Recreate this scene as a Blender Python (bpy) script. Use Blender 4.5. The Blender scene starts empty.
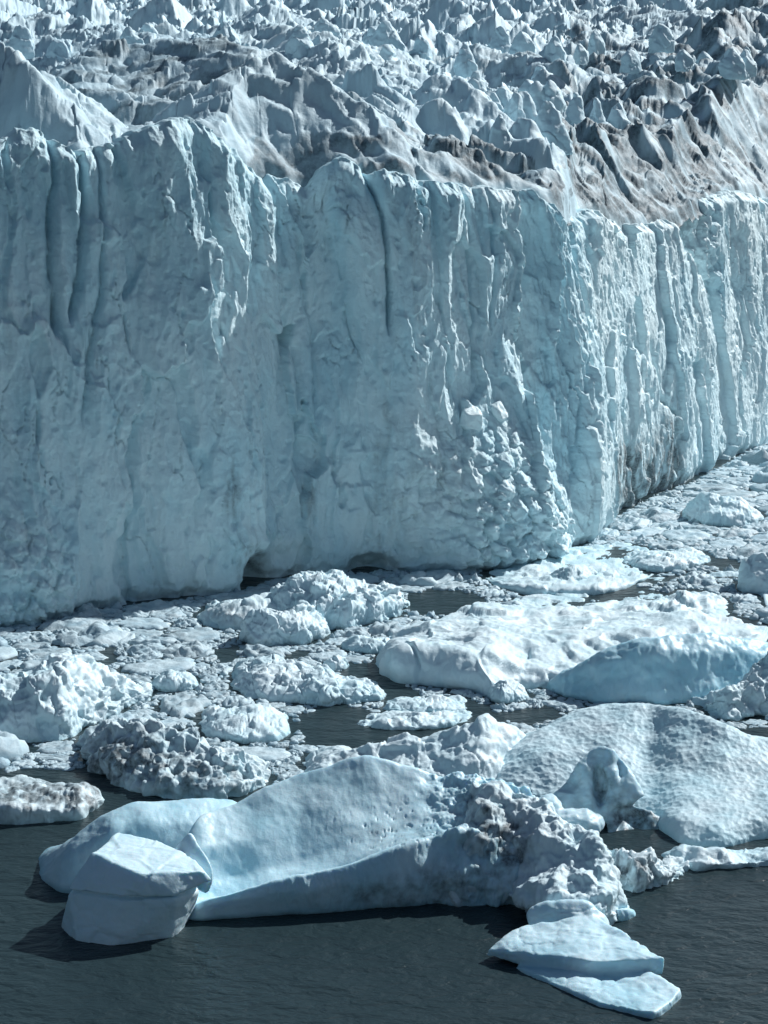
import bpy, bmesh, math, random
import numpy as np
from mathutils import Vector

rng = np.random.default_rng(7)
random.seed(7)
SC = bpy.context.scene
COL = SC.collection
R = math.radians

# ------------------------------------------------------------------ camera model
CAM_H, PITCH, VFOV = 70.0, R(11.0), R(28.0)
W_, H_ = 768.0, 1024.0
FPX = (H_ / 2) / math.tan(VFOV / 2)
CP, SP = math.cos(PITCH), math.sin(PITCH)


def ray(px, py):
    u = (np.asarray(px, float) - W_ / 2) / FPX
    v = (H_ / 2 - np.asarray(py, float)) / FPX
    return u, CP + v * SP, -SP + v * CP


def at_depth(px, py, Y):
    dx, dy, dz = ray(px, py)
    k = Y / dy
    return np.stack([dx * k, np.broadcast_to(Y, np.shape(dx * k)) * 1.0, CAM_H + dz * k], -1)


def at_z(px, py, z=0.0):
    dx, dy, dz = ray(px, py)
    k = (z - CAM_H) / dz
    return np.stack([dx * k, dy * k, np.broadcast_to(z, np.shape(dx * k)) * 1.0], -1)


def project(p):
    x, y, z = p[..., 0], p[..., 1], p[..., 2] - CAM_H
    f = y * CP - z * SP
    v = y * SP + z * CP
    return W_ / 2 + FPX * x / f, H_ / 2 - FPX * v / f


# ------------------------------------------------------------------ noise
def _hash(ix, iy, iz, seed):
    h = (ix.astype(np.int64) * 374761393 + iy.astype(np.int64) * 668265263 +
         iz.astype(np.int64) * 2147483647 + seed * 1274126177) & 0xFFFFFFFF
    h = ((h ^ (h >> 13)) * 1274126177) & 0xFFFFFFFF
    h = ((h ^ (h >> 16)) * 2246822519) & 0xFFFFFFFF
    return h ^ (h >> 15)


_G = np.array([[1, 1, 0], [-1, 1, 0], [1, -1, 0], [-1, -1, 0], [1, 0, 1], [-1, 0, 1], [1, 0, -1], [-1, 0, -1],
               [0, 1, 1], [0, -1, 1], [0, 1, -1], [0, -1, -1], [1, 1, 0], [-1, 1, 0], [0, -1, 1], [0, -1, -1]], float)


def perlin(p, seed=0):
    i = np.floor(p)
    f = p - i
    i = i.astype(np.int64)
    w = f * f * f * (f * (f * 6 - 15) + 10)
    out = np.zeros(len(p))
    for a in (0, 1):
        wx = w[:, 0] if a else 1 - w[:, 0]
        for b in (0, 1):
            wy = w[:, 1] if b else 1 - w[:, 1]
            for c in (0, 1):
                wz = w[:, 2] if c else 1 - w[:, 2]
                g = _G[_hash(i[:, 0] + a, i[:, 1] + b, i[:, 2] + c, seed) & 15]
                d = g[:, 0] * (f[:, 0] - a) + g[:, 1] * (f[:, 1] - b) + g[:, 2] * (f[:, 2] - c)
                out += wx * wy * wz * d
    return out


def fbm(p, octv=4, seed=0, gain=0.5):
    s, a = 0, 1.0
    for o in range(octv):
        s = s + a * perlin(p * (2.03 ** o) + o * 17.3, seed + o)
        a *= gain
    return s


def ridged(p, octv=4, seed=0, gain=0.5):
    s, a = 0, 1.0
    for o in range(octv):
        s = s + a * (1 - 2.2 * np.abs(perlin(p * (2.07 ** o) + o * 11.7, seed + o)))
        a *= gain
    return s


def worley(p, seed=0, dims=3, jit=0.9):
    """F1, F2, three random numbers of the nearest cell, offset from its seed"""
    i = np.floor(p).astype(np.int64)
    n = len(p)
    f1 = np.full(n, 9.0); f2 = np.full(n, 9.0)
    hid = np.zeros(n, np.int64); off = np.zeros((n, 3))
    zs = (-1, 0, 1) if dims == 3 else (0,)
    if dims == 2:
        p = p.copy(); p[:, 2] = 0; i[:, 2] = 0
    for a in (-1, 0, 1):
        for b in (-1, 0, 1):
            for c in zs:
                h = _hash(i[:, 0] + a, i[:, 1] + b, i[:, 2] + c, seed)
                q = np.stack([i[:, 0] + a + .5 + jit * ((h & 1023) / 1023. - .5),
                              i[:, 1] + b + .5 + jit * (((h >> 10) & 1023) / 1023. - .5),
                              (i[:, 2] + c + .5 + jit * (((h >> 20) & 1023) / 1023. - .5)) if dims == 3 else np.zeros(n)], 1)
                d = p - q
                dd = np.sqrt((d * d).sum(1))
                m = dd < f1
                f2 = np.where(m, f1, np.minimum(f2, dd))
                f1 = np.where(m, dd, f1)
                hid = np.where(m, h, hid)
                off[m] = d[m]
    h2 = _hash(hid, hid >> 7, hid >> 3, seed + 5)
    return f1, f2, ((h2 & 1023) / 1023., ((h2 >> 10) & 1023) / 1023., ((h2 >> 20) & 1023) / 1023.), off


def sstep(a, b, x):
    t = np.clip((x - a) / (b - a), 0, 1)
    return t * t * (3 - 2 * t)


# ------------------------------------------------------------------ mesh helpers
def mesh_from(name, verts, quads=None, tris=None, mat=None, attrs=None, smooth=True):
    me = bpy.data.meshes.new(name)
    nq = 0 if quads is None else len(quads)
    nt = 0 if tris is None else len(tris)
    loops = np.concatenate(([quads.ravel()] if nq else []) + ([tris.ravel()] if nt else [])).astype(np.int32)
    me.vertices.add(len(verts)); me.loops.add(len(loops)); me.polygons.add(nq + nt)
    me.vertices.foreach_set('co', np.asarray(verts, np.float32).ravel())
    me.loops.foreach_set('vertex_index', loops)
    st = np.concatenate([np.arange(nq) * 4, nq * 4 + np.arange(nt) * 3]).astype(np.int32)
    tot = np.concatenate([np.full(nq, 4), np.full(nt, 3)]).astype(np.int32)
    me.polygons.foreach_set('loop_start', st); me.polygons.foreach_set('loop_total', tot)
    me.polygons.foreach_set('use_smooth', np.full(nq + nt, smooth))
    me.update(calc_edges=True)
    for k, v in (attrs or {}).items():
        a = me.attributes.new(k, 'FLOAT', 'POINT')
        a.data.foreach_set('value', np.asarray(v, np.float32))
    if mat:
        me.materials.append(mat)
    return me


def grid_quads(nu, nv, wrap_v=False):
    a = np.arange(nu * nv).reshape(nu, nv)
    if wrap_v:
        b = np.roll(a, -1, 1)
        return np.stack([a[:-1], a[1:], b[1:], b[:-1]], -1).reshape(-1, 4)
    return np.stack([a[:-1, :-1], a[1:, :-1], a[1:, 1:], a[:-1, 1:]], -1).reshape(-1, 4)


def vnormals(v, quads=None, tris=None):
    n = np.zeros_like(v)
    for f in (quads, tris):
        if f is None or len(f) == 0:
            continue
        if f.shape[1] == 4:
            fn = np.cross(v[f[:, 2]] - v[f[:, 0]], v[f[:, 3]] - v[f[:, 1]])
        else:
            fn = np.cross(v[f[:, 1]] - v[f[:, 0]], v[f[:, 2]] - v[f[:, 0]])
        for k in range(f.shape[1]):
            for c in range(3):
                n[:, c] += np.bincount(f[:, k], fn[:, c], len(v))
    return n / np.maximum(np.linalg.norm(n, axis=1, keepdims=True), 1e-9)


def link(name, me, parent=None, loc=(0, 0, 0)):
    o = bpy.data.objects.new(name, me)
    o.location = loc
    if parent:
        o.parent = parent
    COL.objects.link(o)
    return o


def tag(o, label, cat, group=None):
    o['label'] = label; o['category'] = cat
    if group:
        o['group'] = group
    return o


# ------------------------------------------------------------------ materials
def ice_mat(name, white, blue, dirt=(.06, .08, .092), rough=0.5, bump=0.5, fine=3.0, sss=0.0, tint_scale=0.12):
    m = bpy.data.materials.new(name); m.use_nodes = True
    nt = m.node_tree; N = nt.nodes; L = nt.links
    bs = N['Principled BSDF']
    geo = N.new('ShaderNodeNewGeometry')
    n1 = N.new('ShaderNodeTexNoise'); n1.inputs['Scale'].default_value = tint_scale; n1.inputs['Detail'].default_value = 6
    n1.inputs['Roughness'].default_value = .65
    n2 = N.new('ShaderNodeTexNoise'); n2.inputs['Scale'].default_value = fine; n2.inputs['Detail'].default_value = 6
    n2.inputs['Roughness'].default_value = .7
    n3 = N.new('ShaderNodeTexVoronoi'); n3.inputs['Scale'].default_value = fine * .45
    for n in (n1, n2, n3):
        L.new(geo.outputs['Position'], n.inputs['Vector'])
    blue_tint = N.new('ShaderNodeAttribute'); blue_tint.attribute_name = 'blue_tint'
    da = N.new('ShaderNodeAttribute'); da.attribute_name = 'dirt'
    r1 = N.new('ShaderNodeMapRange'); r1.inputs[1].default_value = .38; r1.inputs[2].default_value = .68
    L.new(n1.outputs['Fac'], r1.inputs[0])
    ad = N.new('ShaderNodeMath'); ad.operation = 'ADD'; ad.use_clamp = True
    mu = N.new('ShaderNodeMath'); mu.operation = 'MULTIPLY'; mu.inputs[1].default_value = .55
    L.new(r1.outputs[0], mu.inputs[0]); L.new(mu.outputs[0], ad.inputs[0]); L.new(blue_tint.outputs['Fac'], ad.inputs[1])
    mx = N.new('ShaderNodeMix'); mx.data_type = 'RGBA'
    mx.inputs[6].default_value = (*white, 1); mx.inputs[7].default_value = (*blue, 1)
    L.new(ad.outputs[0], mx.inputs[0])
    # grime breaks up with fine noise
    r2 = N.new('ShaderNodeMapRange'); r2.inputs[1].default_value = .30; r2.inputs[2].default_value = .68
    r2.inputs[3].default_value = .55; r2.inputs[4].default_value = 1.15
    L.new(n2.outputs['Fac'], r2.inputs[0])
    dm = N.new('ShaderNodeMath'); dm.operation = 'MULTIPLY'; dm.use_clamp = True
    L.new(r2.outputs[0], dm.inputs[0]); L.new(da.outputs['Fac'], dm.inputs[1])
    mx2 = N.new('ShaderNodeMix'); mx2.data_type = 'RGBA'; mx2.inputs[7].default_value = (*dirt, 1)
    L.new(dm.outputs[0], mx2.inputs[0]); L.new(mx.outputs[2], mx2.inputs[6])
    L.new(mx2.outputs[2], bs.inputs['Base Color'])
    bs.inputs['Roughness'].default_value = rough
    bs.inputs['Specular IOR Level'].default_value = .35
    if sss:
        bs.inputs['Subsurface Weight'].default_value = sss
        bs.inputs['Subsurface Radius'].default_value = (.25, .5, .65)
        bs.inputs['Subsurface Scale'].default_value = 1.0
    b1 = N.new('ShaderNodeBump'); b1.inputs['Strength'].default_value = bump; b1.inputs['Distance'].default_value = .22
    L.new(n2.outputs['Fac'], b1.inputs['Height'])
    b2 = N.new('ShaderNodeBump'); b2.inputs['Strength'].default_value = bump * .5; b2.inputs['Distance'].default_value = .2
    L.new(n3.outputs['Distance'], b2.inputs['Height']); L.new(b1.outputs[0], b2.inputs['Normal'])
    L.new(b2.outputs[0], bs.inputs['Normal'])
    return m


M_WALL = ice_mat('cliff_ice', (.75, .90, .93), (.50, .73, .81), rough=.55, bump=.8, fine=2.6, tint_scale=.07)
M_FIELD = ice_mat('glacier_ice', (.58, .74, .80), (.38, .57, .67), dirt=(.05, .084, .104), rough=.6, bump=.6, fine=1.1, tint_scale=.05)
M_BERG = ice_mat('berg_ice', (.66, .79, .84), (.44, .66, .74), rough=.5, bump=.45, fine=2.2)
M_SMOOTH = ice_mat('clear_berg_ice', (.61, .79, .86), (.35, .61, .72), rough=.42, bump=.22, fine=3.2, sss=.3)
M_FLOE = ice_mat('floe_ice', (.52, .65, .70), (.32, .47, .55), rough=.55, bump=.6, fine=2.0, tint_scale=.35)


def water_mat():
    m = bpy.data.materials.new('lake_water'); m.use_nodes = True
    nt = m.node_tree; N = nt.nodes; L = nt.links
    bs = N['Principled BSDF']
    bs.inputs['Base Color'].default_value = (.018, .035, .041, 1)
    bs.inputs['Roughness'].default_value = .32
    bs.inputs['IOR'].default_value = 1.33
    geo = N.new('ShaderNodeNewGeometry')
    mp = N.new('ShaderNodeMapping'); mp.inputs['Rotation'].default_value = (0, 0, R(24)); mp.inputs['Scale'].default_value = (.7, 1.15, 1)
    L.new(geo.outputs['Position'], mp.inputs['Vector'])
    prev = None
    for sc, dist, st in ((.30, .9, .6), (.9, .36, .7), (2.4, .05, .6)):
        n = N.new('ShaderNodeTexNoise'); n.inputs['Scale'].default_value = sc; n.inputs['Detail'].default_value = 4
        n.inputs['Distortion'].default_value = .5
        L.new(mp.outputs[0], n.inputs['Vector'])
        b = N.new('ShaderNodeBump'); b.inputs['Distance'].default_value = dist; b.inputs['Strength'].default_value = st
        L.new(n.outputs['Fac'], b.inputs['Height'])
        if prev:
            L.new(prev.outputs[0], b.inputs['Normal'])
        prev = b
    L.new(prev.outputs[0], bs.inputs['Normal'])
    return m


# ------------------------------------------------------------------ water
M_WATER = water_mat()
xs = np.concatenate([np.linspace(-3000, -200, 12), np.linspace(-160, 160, 17), np.linspace(200, 3000, 12)])
ys = np.concatenate([np.linspace(-600, 60, 8), np.linspace(80, 460, 20), np.linspace(520, 3500, 12)])
gx, gy = np.meshgrid(xs, ys, indexing='ij')
wv = np.stack([gx.ravel(), gy.ravel(), np.zeros(gx.size)], 1)
o = link('water', mesh_from('water', wv, grid_quads(len(xs), len(ys)), mat=M_WATER))
o['kind'] = 'structure'

# ------------------------------------------------------------------ the glacier
glacier = bpy.data.objects.new('glacier', None); COL.objects.link(glacier)
glacier.location = (0, 330, 0)
tag(glacier, 'huge glacier with a sheer blue ice cliff and jagged crevassed top above the water', 'glacier')
GL = np.array([0, 330, 0.])

basepx = np.array([(0, 620), (75, 611), (150, 603), (240, 590), (272, 578), (330, 573), (400, 571), (470, 562),
                   (540, 552), (584, 545.5), (602, 523), (650, 497), (690, 482), (740, 455), (768, 440)], float)
bp = at_z(basepx[:, 0], basepx[:, 1])[:, :2]
left = [bp[0] + (bp[0] - bp[2]) / np.linalg.norm(bp[0] - bp[2]) * d for d in (170, 90, 45, 15)]
dr = (bp[-1] - bp[-4]) / np.linalg.norm(bp[-1] - bp[-4])
right = [bp[-1] + dr * d for d in (20, 60, 130, 260)]
path = np.array(left + list(bp) + right)
# resample by arc length, smooth
def resample(p, step):
    d = np.concatenate([[0], np.cumsum(np.linalg.norm(np.diff(p, axis=0), axis=1))])
    n = int(d[-1] / step)
    t = np.linspace(0, d[-1], n)
    return np.stack([np.interp(t, d, p[:, k]) for k in range(p.shape[1])], 1)
def gsmooth(a, sig):
    n = int(3 * sig); k = np.exp(-.5 * (np.arange(-n, n + 1) / sig) ** 2); k /= k.sum()
    pad = np.concatenate([np.repeat(a[:1], n, 0), a, np.repeat(a[-1:], n, 0)])
    # linear extrapolation at the ends
    return np.stack([np.convolve(pad[:, c], k, 'valid') for c in range(a.shape[1])], 1)
pf = gsmooth(resample(path, .16), 12)
px_b, _ = project(np.column_stack([pf, np.zeros(len(pf))]))
keep = (px_b > -60) & (px_b < 830)
idx = np.where(keep | (np.arange(len(pf)) % 6 == 0))[0]
tang = np.gradient(gsmooth(pf, 30), axis=0)
tang /= np.linalg.norm(tang, axis=1, keepdims=True)
back = np.stack([-tang[:, 1], tang[:, 0]], 1)
arc = np.arange(len(pf)) * .16
pf, back, arc = pf[idx], back[idx], arc[idx]

TOP = np.array([(-200, 150), (-60, 138), (0, 142), (20, 133), (36, 128), (50, 137), (65, 146), (80, 154), (100, 146), (120, 146), (132, 136),
                (150, 129), (168, 121), (184, 119), (200, 119), (212, 131), (235, 155), (250, 170), (267, 186), (280, 176),
                (295, 180), (310, 190), (325, 170), (345, 157), (354, 160), (367, 176), (384, 170), (414, 178), (434, 183),
                (480, 188), (519, 192), (545, 191), (554, 193), (566, 207), (580, 214), (589, 209), (604, 219), (624, 226),
                (664, 224), (679, 218), (690, 206), (714, 198), (734, 191), (768, 200), (900, 190)], float)
SETBACK = 4.5
tp = pf + back * SETBACK
for _ in range(2):
    pass
pxt = W_ / 2 + FPX * tp[:, 0] / (tp[:, 1] * CP)  # start, then refine with the height
zt = np.full(len(pf), 60.)
for _ in range(6):
    pxt, _y = project(np.column_stack([tp, zt]))
    zt = at_depth(pxt, np.interp(pxt, TOP[:, 0], TOP[:, 1]), tp[:, 1])[:, 2]
zt = zt + .5 * fbm(np.column_stack([arc / 2.2, arc * 0, arc * 0]), 4, 31)
NV = 410
w = np.linspace(0, 1, NV)
S, Wv = np.meshgrid(np.arange(len(pf)), w, indexing='ij')
Z = -1.2 + (zt[S] + 1.2) * Wv
BK = back[S]
lean = SETBACK * (0.15 * Wv + .85 * Wv ** 2.2)
X = pf[S, 0] + BK[..., 0] * lean
Y = pf[S, 1] + BK[..., 1] * lean
P0 = np.stack([X, Y, Z], -1).reshape(-1, 3)
ppx, ppy = project(P0)
SA = arc[S].ravel(); ZZ = Z.ravel(); WW = Wv.ravel()
q = np.column_stack([SA, ZZ, np.zeros_like(SA)])
warp = np.column_stack([fbm(q / [7, 14, 1], 3, 41), fbm(q / [7, 14, 1] + 50, 3, 42), SA * 0])
disp = np.zeros(len(SA))
warpf = np.column_stack([fbm(q / [1.6, 3, 1], 3, 43), fbm(q / [1.6, 3, 1] + 50, 3, 44), SA * 0])
# large buttresses and flutes
disp += 2.1 * fbm(np.column_stack([SA / 17, ZZ / 75, SA * 0]) + warp * .12, 2, 51)
disp += (.62 - .5 * sstep(588, 606, ppx)) * ridged(np.column_stack([SA / 7.5, ZZ / 50, SA * 0]) + warp * .35, 2, 52)
# broken slabs, tall cells with their own offset and tilt
RF = sstep(588, 606, ppx)
slabs = np.zeros(len(SA))
for sx, sz, amp, tl, sd in ((10, 30, 2.0, 1.05, 61), (4.6, 16, .80, .75, 62), (1.8, 5.0, .26, .22, 63), (.8, 1.9, .08, .08, 64)):
    f1, f2, r3, off = worley(q / [sx, sz, 1] + warp * [.38, .22, 0] + .05 * warpf, sd, 2)
    slab = (r3[0] - .5) * amp + off[:, 0] * (r3[1] - .5) * 2 * tl * 1.6 + off[:, 1] * (r3[2] - .5) * 2 * tl * 1.6
    slabs += slab * (1 + (.25 if sx > 8 else -.5) * RF)
slabs = slabs.reshape(len(pf), NV)
for _ in range(1):
    slabs[1:-1] = .25 * slabs[:-2] + .5 * slabs[1:-1] + .25 * slabs[2:]
    slabs[:, 1:-1] = .25 * slabs[:, :-2] + .5 * slabs[:, 1:-1] + .25 * slabs[:, 2:]
disp += slabs.ravel()
disp += .5 * RF * fbm(q / [6, 10, 1] + .3 * warp, 3, 76) + .08 * ridged(np.column_stack([SA / 2.2, ZZ / 5, SA * 0]) + warp * .8, 3, 71, .55)
disp += .07 * fbm(q / [.9, 1.5, 1], 3, 72) + .10 * fbm(q / [3.5, 5, 1], 3, 75)
# thin fracture lines
f1, f2, r3, off = worley(q / [3.0, 11, 1] + warp * [.5, .3, 0] + .12 * warpf, 74, 2)
disp -= .55 * np.exp(-(f2 - f1) / .016) * sstep(-.05, .35, fbm(q / [6, 16, 1], 2, 78))
disp += .075 * ridged(q / [.75, 2.4, 1] + .3 * warpf, 3, 79, .6)
# chips
f1, f2, r3, off = worley(q / [1.3, 2.3, 1] + warp, 73, 2)
disp -= .38 * (r3[0] > .8) * sstep(.42, .05, f1)
# grooves and cracks seen in the photograph (pixel lines turned into lines on the wall)
mpp = np.linalg.norm(P0 - [0, 0, CAM_H], axis=1) / FPX
def crack(line, width, depth, soft=1.0, step=0.0):
    global disp
    l = np.array(line, float)
    c = np.interp(ppy, l[:, 1], l[:, 0]) + 5 * warp[:, 0] * 1.2
    d = (ppx - c) * mpp
    e = sstep(l[0, 1] - 6, l[0, 1] + 10, ppy) * sstep(l[-1, 1] + 10, l[-1, 1] - 14, ppy)
    depth = depth * 1.8
    disp = disp - e * depth * np.exp(-(np.abs(d) / width) ** soft)
    if step:
        disp = disp + e * step * np.exp(-np.abs(d) / 3.0) * np.tanh(d / .25) * .5
crack([(52, 120), (51, 190), (52, 260), (60, 335)], .35, 1.6)
crack([(78, 140), (79, 200), (76, 280), (70, 320)], .4, 1.8)
crack([(100, 140), (102, 230), (97, 300), (88, 360), (80, 420)], .4, .9, 1, .7)
crack([(34, 300), (33, 350), (36, 400), (34, 470)], .3, .5, 1, -.9)
crack([(125, 308), (129, 350)], .2, .9)
crack([(216, 322), (220, 346)], .2, .8)
crack([(268, 180), (270, 240), (284, 300), (296, 370), (302, 470)], .5, .8, 1, -1.3)
crack([(305, 240), (312, 320), (318, 430)], .35, .6, 1, -.9)
crack([(367, 165), (378, 210), (385, 260), (388, 330)], .3, 1.9)
crack([(345, 300), (352, 330), (362, 360)], .2, .7)
crack([(428, 180), (436, 300), (450, 400)], .5, .6, 1, .6)
crack([(462, 185), (470, 300), (474, 380)], .4, .9, 1, -.8)
crack([(488, 190), (496, 260), (488, 330)], .3, .7)
crack([(618, 405), (624, 440), (640, 505)], .35, 1.5)
crack([(652, 340), (664, 395), (679, 425), (676, 470)], .3, 1.3)
crack([(632, 300), (645, 360)], .3, .8)
crack([(700, 330), (712, 420)], .5, .8)
crack([(735, 230), (748, 330)], .5, .8)
# the recessed, left-facing chimney and the pillar at its right
def chan(ca, cb, depth, top, bot):
    global disp
    a = np.interp(ppy, [top, bot], ca); b = np.interp(ppy, [top, bot], cb)
    t = (ppx + 9 * warp[:, 0] + 7 * warpf[:, 0] * .6 - a) / (b - a)
    e = sstep(bot + 20, bot - 60, ppy)
    disp = disp + e * np.where((t > -.12) & (t < 1.0), -depth * sstep(-.12, .05, t) * (1 - np.clip(t, 0, 1)) ** .9, 0)
chan((524, 532), (592, 582), 5.5, 190, 520)
chan((674, 722), (718, 732), 9.5, 203, 335)
chan((268, 290), (345, 350), 1.4, 180, 420)
chan((120, 105), (200, 215), 1.0, 130, 480)
disp += 2.0 * np.exp(-((ppx - 594) / 13) ** 2) * sstep(560, 480, ppy)
disp += 1.0 * np.exp(-((ppx - 262) / 12) ** 2) * sstep(160, 230, ppy) * sstep(420, 300, ppy)
# rubble slumped against the wall: lumpy bulges
ap = np.exp(-(((ppx - 492) / 62) ** 2 + ((ppy - 540) / 105) ** 2) ** 1.6)
ap += .3 * np.exp(-(((ppx - 415) / 50) ** 2 + ((ppy - 500) / 80) ** 2) ** 1.3)
ap2 = np.exp(-(((ppx - 15) / 55) ** 2 + ((ppy - 600) / 90) ** 2) ** 1.5)
apr = np.clip(ap + ap2, 0, 1.2)
f1, f2, r3, off = worley(P0 / 2.3 + .25 * warp, 81)
g1, g2, s3, off2 = worley(P0 / .95, 82)
lum = (1 - f1) * 1.7 + (r3[0] - .5) * 1.3 + (.9 - g1) * .6 + (s3[0] - .5) * .35
disp = disp * (1 - .5 * apr) + ap * 8.0 + ap2 * 5.0 + apr * (1.35 * lum - .9)
# waterline notch, cave
disp -= .9 * sstep(2.0, .2, ZZ + .8 * fbm(q / [3, 3, 1], 2, 90))
cave = np.exp(-(((ppx - 254) / 14) ** 2 + ((ppy - 578) / 24) ** 2) ** 2)
cave2 = np.exp(-(((ppx - 372) / 20) ** 2 + ((ppy - 566) / 11) ** 2) ** 2) * .7
cave3 = np.exp(-(((ppx - 530) / 25) ** 2 + ((ppy - 556) / 7) ** 2) ** 2) * .4
disp -= 5.5 * (cave + cave2 + cave3)
disp += 1.2 * np.exp(-(((ppx - 262) / 45) ** 2 + ((ppy - 540) / 12) ** 2))
# crumble towards the rim so that the top is rounded
disp -= 1.6 * sstep(.955, 1.0, WW) ** 2
nrm = np.zeros_like(P0); nrm[:, :2] = -BK.reshape(-1, 2)
V = P0 + nrm * disp[:, None]
V[:, 2] += .25 * fbm(P0 / 1.7, 3, 95) * sstep(0, .05, WW)
V[:, 0] += .5 * disp * 0
# rows that fold back over the rim
rows = [V.reshape(len(pf), NV, 3)]
top_row = rows[0][:, -1, :]
for dback, dz in ((.6, .12), (1.4, .1), (2.4, 0), (3.6, -.3), (5, -.9), (7, -2.4), (9, -5)):
    r_ = top_row.copy(); r_[:, :2] += back * dback; r_[:, 2] += dz + .35 * fbm(r_ / [1.5, 1.5, 9], 3, 96) * min(1, dback)
    rows.append(r_[:, None, :])
VV = np.concatenate(rows, 1)
NVV = VV.shape[1]
VV = VV.reshape(-1, 3)
cpx, cpy = project(VV)
def streak(p, sx, sz, sd):
    return fbm(p / [sx, sx, sz], 4, sd)
dirt = np.zeros(len(VV))
def blob(px, py, rx, ry, s, pw=1.0):
    return s * np.exp(-(((cpx - px) / rx) ** 2 + ((cpy - py) / ry) ** 2) ** pw)
st = np.clip(.5 + 1.1 * streak(VV, 1.2, 5, 101), 0, 1.3)
dirt += (blob(233, 495, 7, 26, .9) + blob(250, 560, 16, 22, .7) + blob(430, 450, 45, 45, .22) + blob(385, 420, 8, 30, .4) +  # second blob darkens the cave mouth
         blob(650, 475, 30, 34, 1.3) + blob(627, 480, 9, 45, 1.1) + blob(672, 450, 9, 45, .9) + blob(310, 500, 12, 40, .4) +
         blob(395, 520, 30, 40, .25) + blob(455, 480, 20, 40, .15)) * st
dirt += .22 * sstep(.25, .8, streak(VV, 3, 16, 102)) * st
blue_tint = np.clip(.18 + .9 * fbm(VV / [6, 6, 30], 3, 103), 0, 1) * .6 + .22 * sstep(598, 574, cpx)  # noise, plus shade of the left face put into the ice colour
blue_tint += .5 * np.exp(-((cpx - 560) / 30) ** 2) * sstep(520, 420, cpy)  # shade of the chimney recess painted in as a bluer tint
blue_tint += .35 * sstep(60, 10, cpx * 0 + np.abs(VV[:, 2] - 66) * 3)
me = mesh_from('ice_cliff', VV - GL, grid_quads(len(pf), NVV), mat=M_WALL, attrs={'dirt': np.clip(dirt, 0, .9), 'blue_tint': np.clip(blue_tint, 0, 1)})
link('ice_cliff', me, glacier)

# ---- the crevassed surface behind the rim
az = np.concatenate([np.linspace(-19, -11.2, 90, endpoint=False), np.linspace(-11.2, 11.2, 1150), np.linspace(11.2, 18, 80)[1:]])
azr = np.radians(az)
edge_az = np.arctan2(tp[:, 0], tp[:, 1])
oo = np.argsort(edge_az)
er = np.interp(azr, edge_az[oo], np.linalg.norm(tp, axis=1)[oo])
ez = np.interp(azr, edge_az[oo], gsmooth(zt[:, None], 10)[oo, 0])
t = [0.]
while t[-1] < 900:
    t.append(t[-1] + .30 + .0022 * t[-1])
t = np.array(t)
A, T = np.meshgrid(np.arange(len(az)), t, indexing='ij')
RR = er[A] + 3.5 + T
FX = np.sin(azr)[A] * RR; FY = np.cos(azr)[A] * RR
n_ = FX.size
fp = np.column_stack([FX.ravel(), FY.ravel(), np.zeros(n_)])
tf = T.ravel()
ezs = np.interp(azr, edge_az[oo], gsmooth(zt[:, None], 45)[oo, 0])
ezs = gsmooth(ezs[:, None], 12)[:, 0]
tg_ = np.gradient(gsmooth(tp, 25), axis=0); tg_ /= np.linalg.norm(tg_, axis=1, keepdims=True)
rd_ = tp / np.linalg.norm(tp, axis=1, keepdims=True)
sin_ = gsmooth(np.abs(rd_[:, 0] * tg_[:, 1] - rd_[:, 1] * tg_[:, 0])[:, None], 30)[:, 0]
tn = tf * np.clip(np.interp(azr, edge_az[oo], sin_[oo]), .2, 1)[A].ravel()
ef = sstep(0, 4, tn)
ezf = ez[A].ravel() * (1 - ef) + np.minimum(ezs, ezs * 0 + 999)[A].ravel() * ef
wp = np.column_stack([fbm(fp / 16, 3, 111), fbm(fp / 16 + 31, 3, 112), np.zeros(n_)])
wps = np.column_stack([fbm(fp / 4, 3, 113), fbm(fp / 4 + 31, 3, 114), np.zeros(n_)])
plane = 57 + .098 * (fp[:, 1] - 300)
bl = sstep(0, 38, tn)
hz = (ezf - 1.2 - 3.0 * (1 - sstep(0, 2.5, tn)) - .5 * sstep(0, 4, tn) - 2.5 * sstep(2, 9, tn)) * (1 - bl) + (plane - 3) * bl
hz += 1.4 * fbm(fp / 30, 3, 115) * sstep(2, 20, tf)
fdirt = 1.1 * sstep(14, 30, fp[:, 0]) * sstep(140, 60, tn) * np.clip(.5 + fbm(fp / [6, 3, 1], 3, 117), 0, 1) + .25 * sstep(.1, .7, fbm(fp / [22, 40, 1] + wp * .3, 4, 116))
prot = np.zeros(n_)


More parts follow.
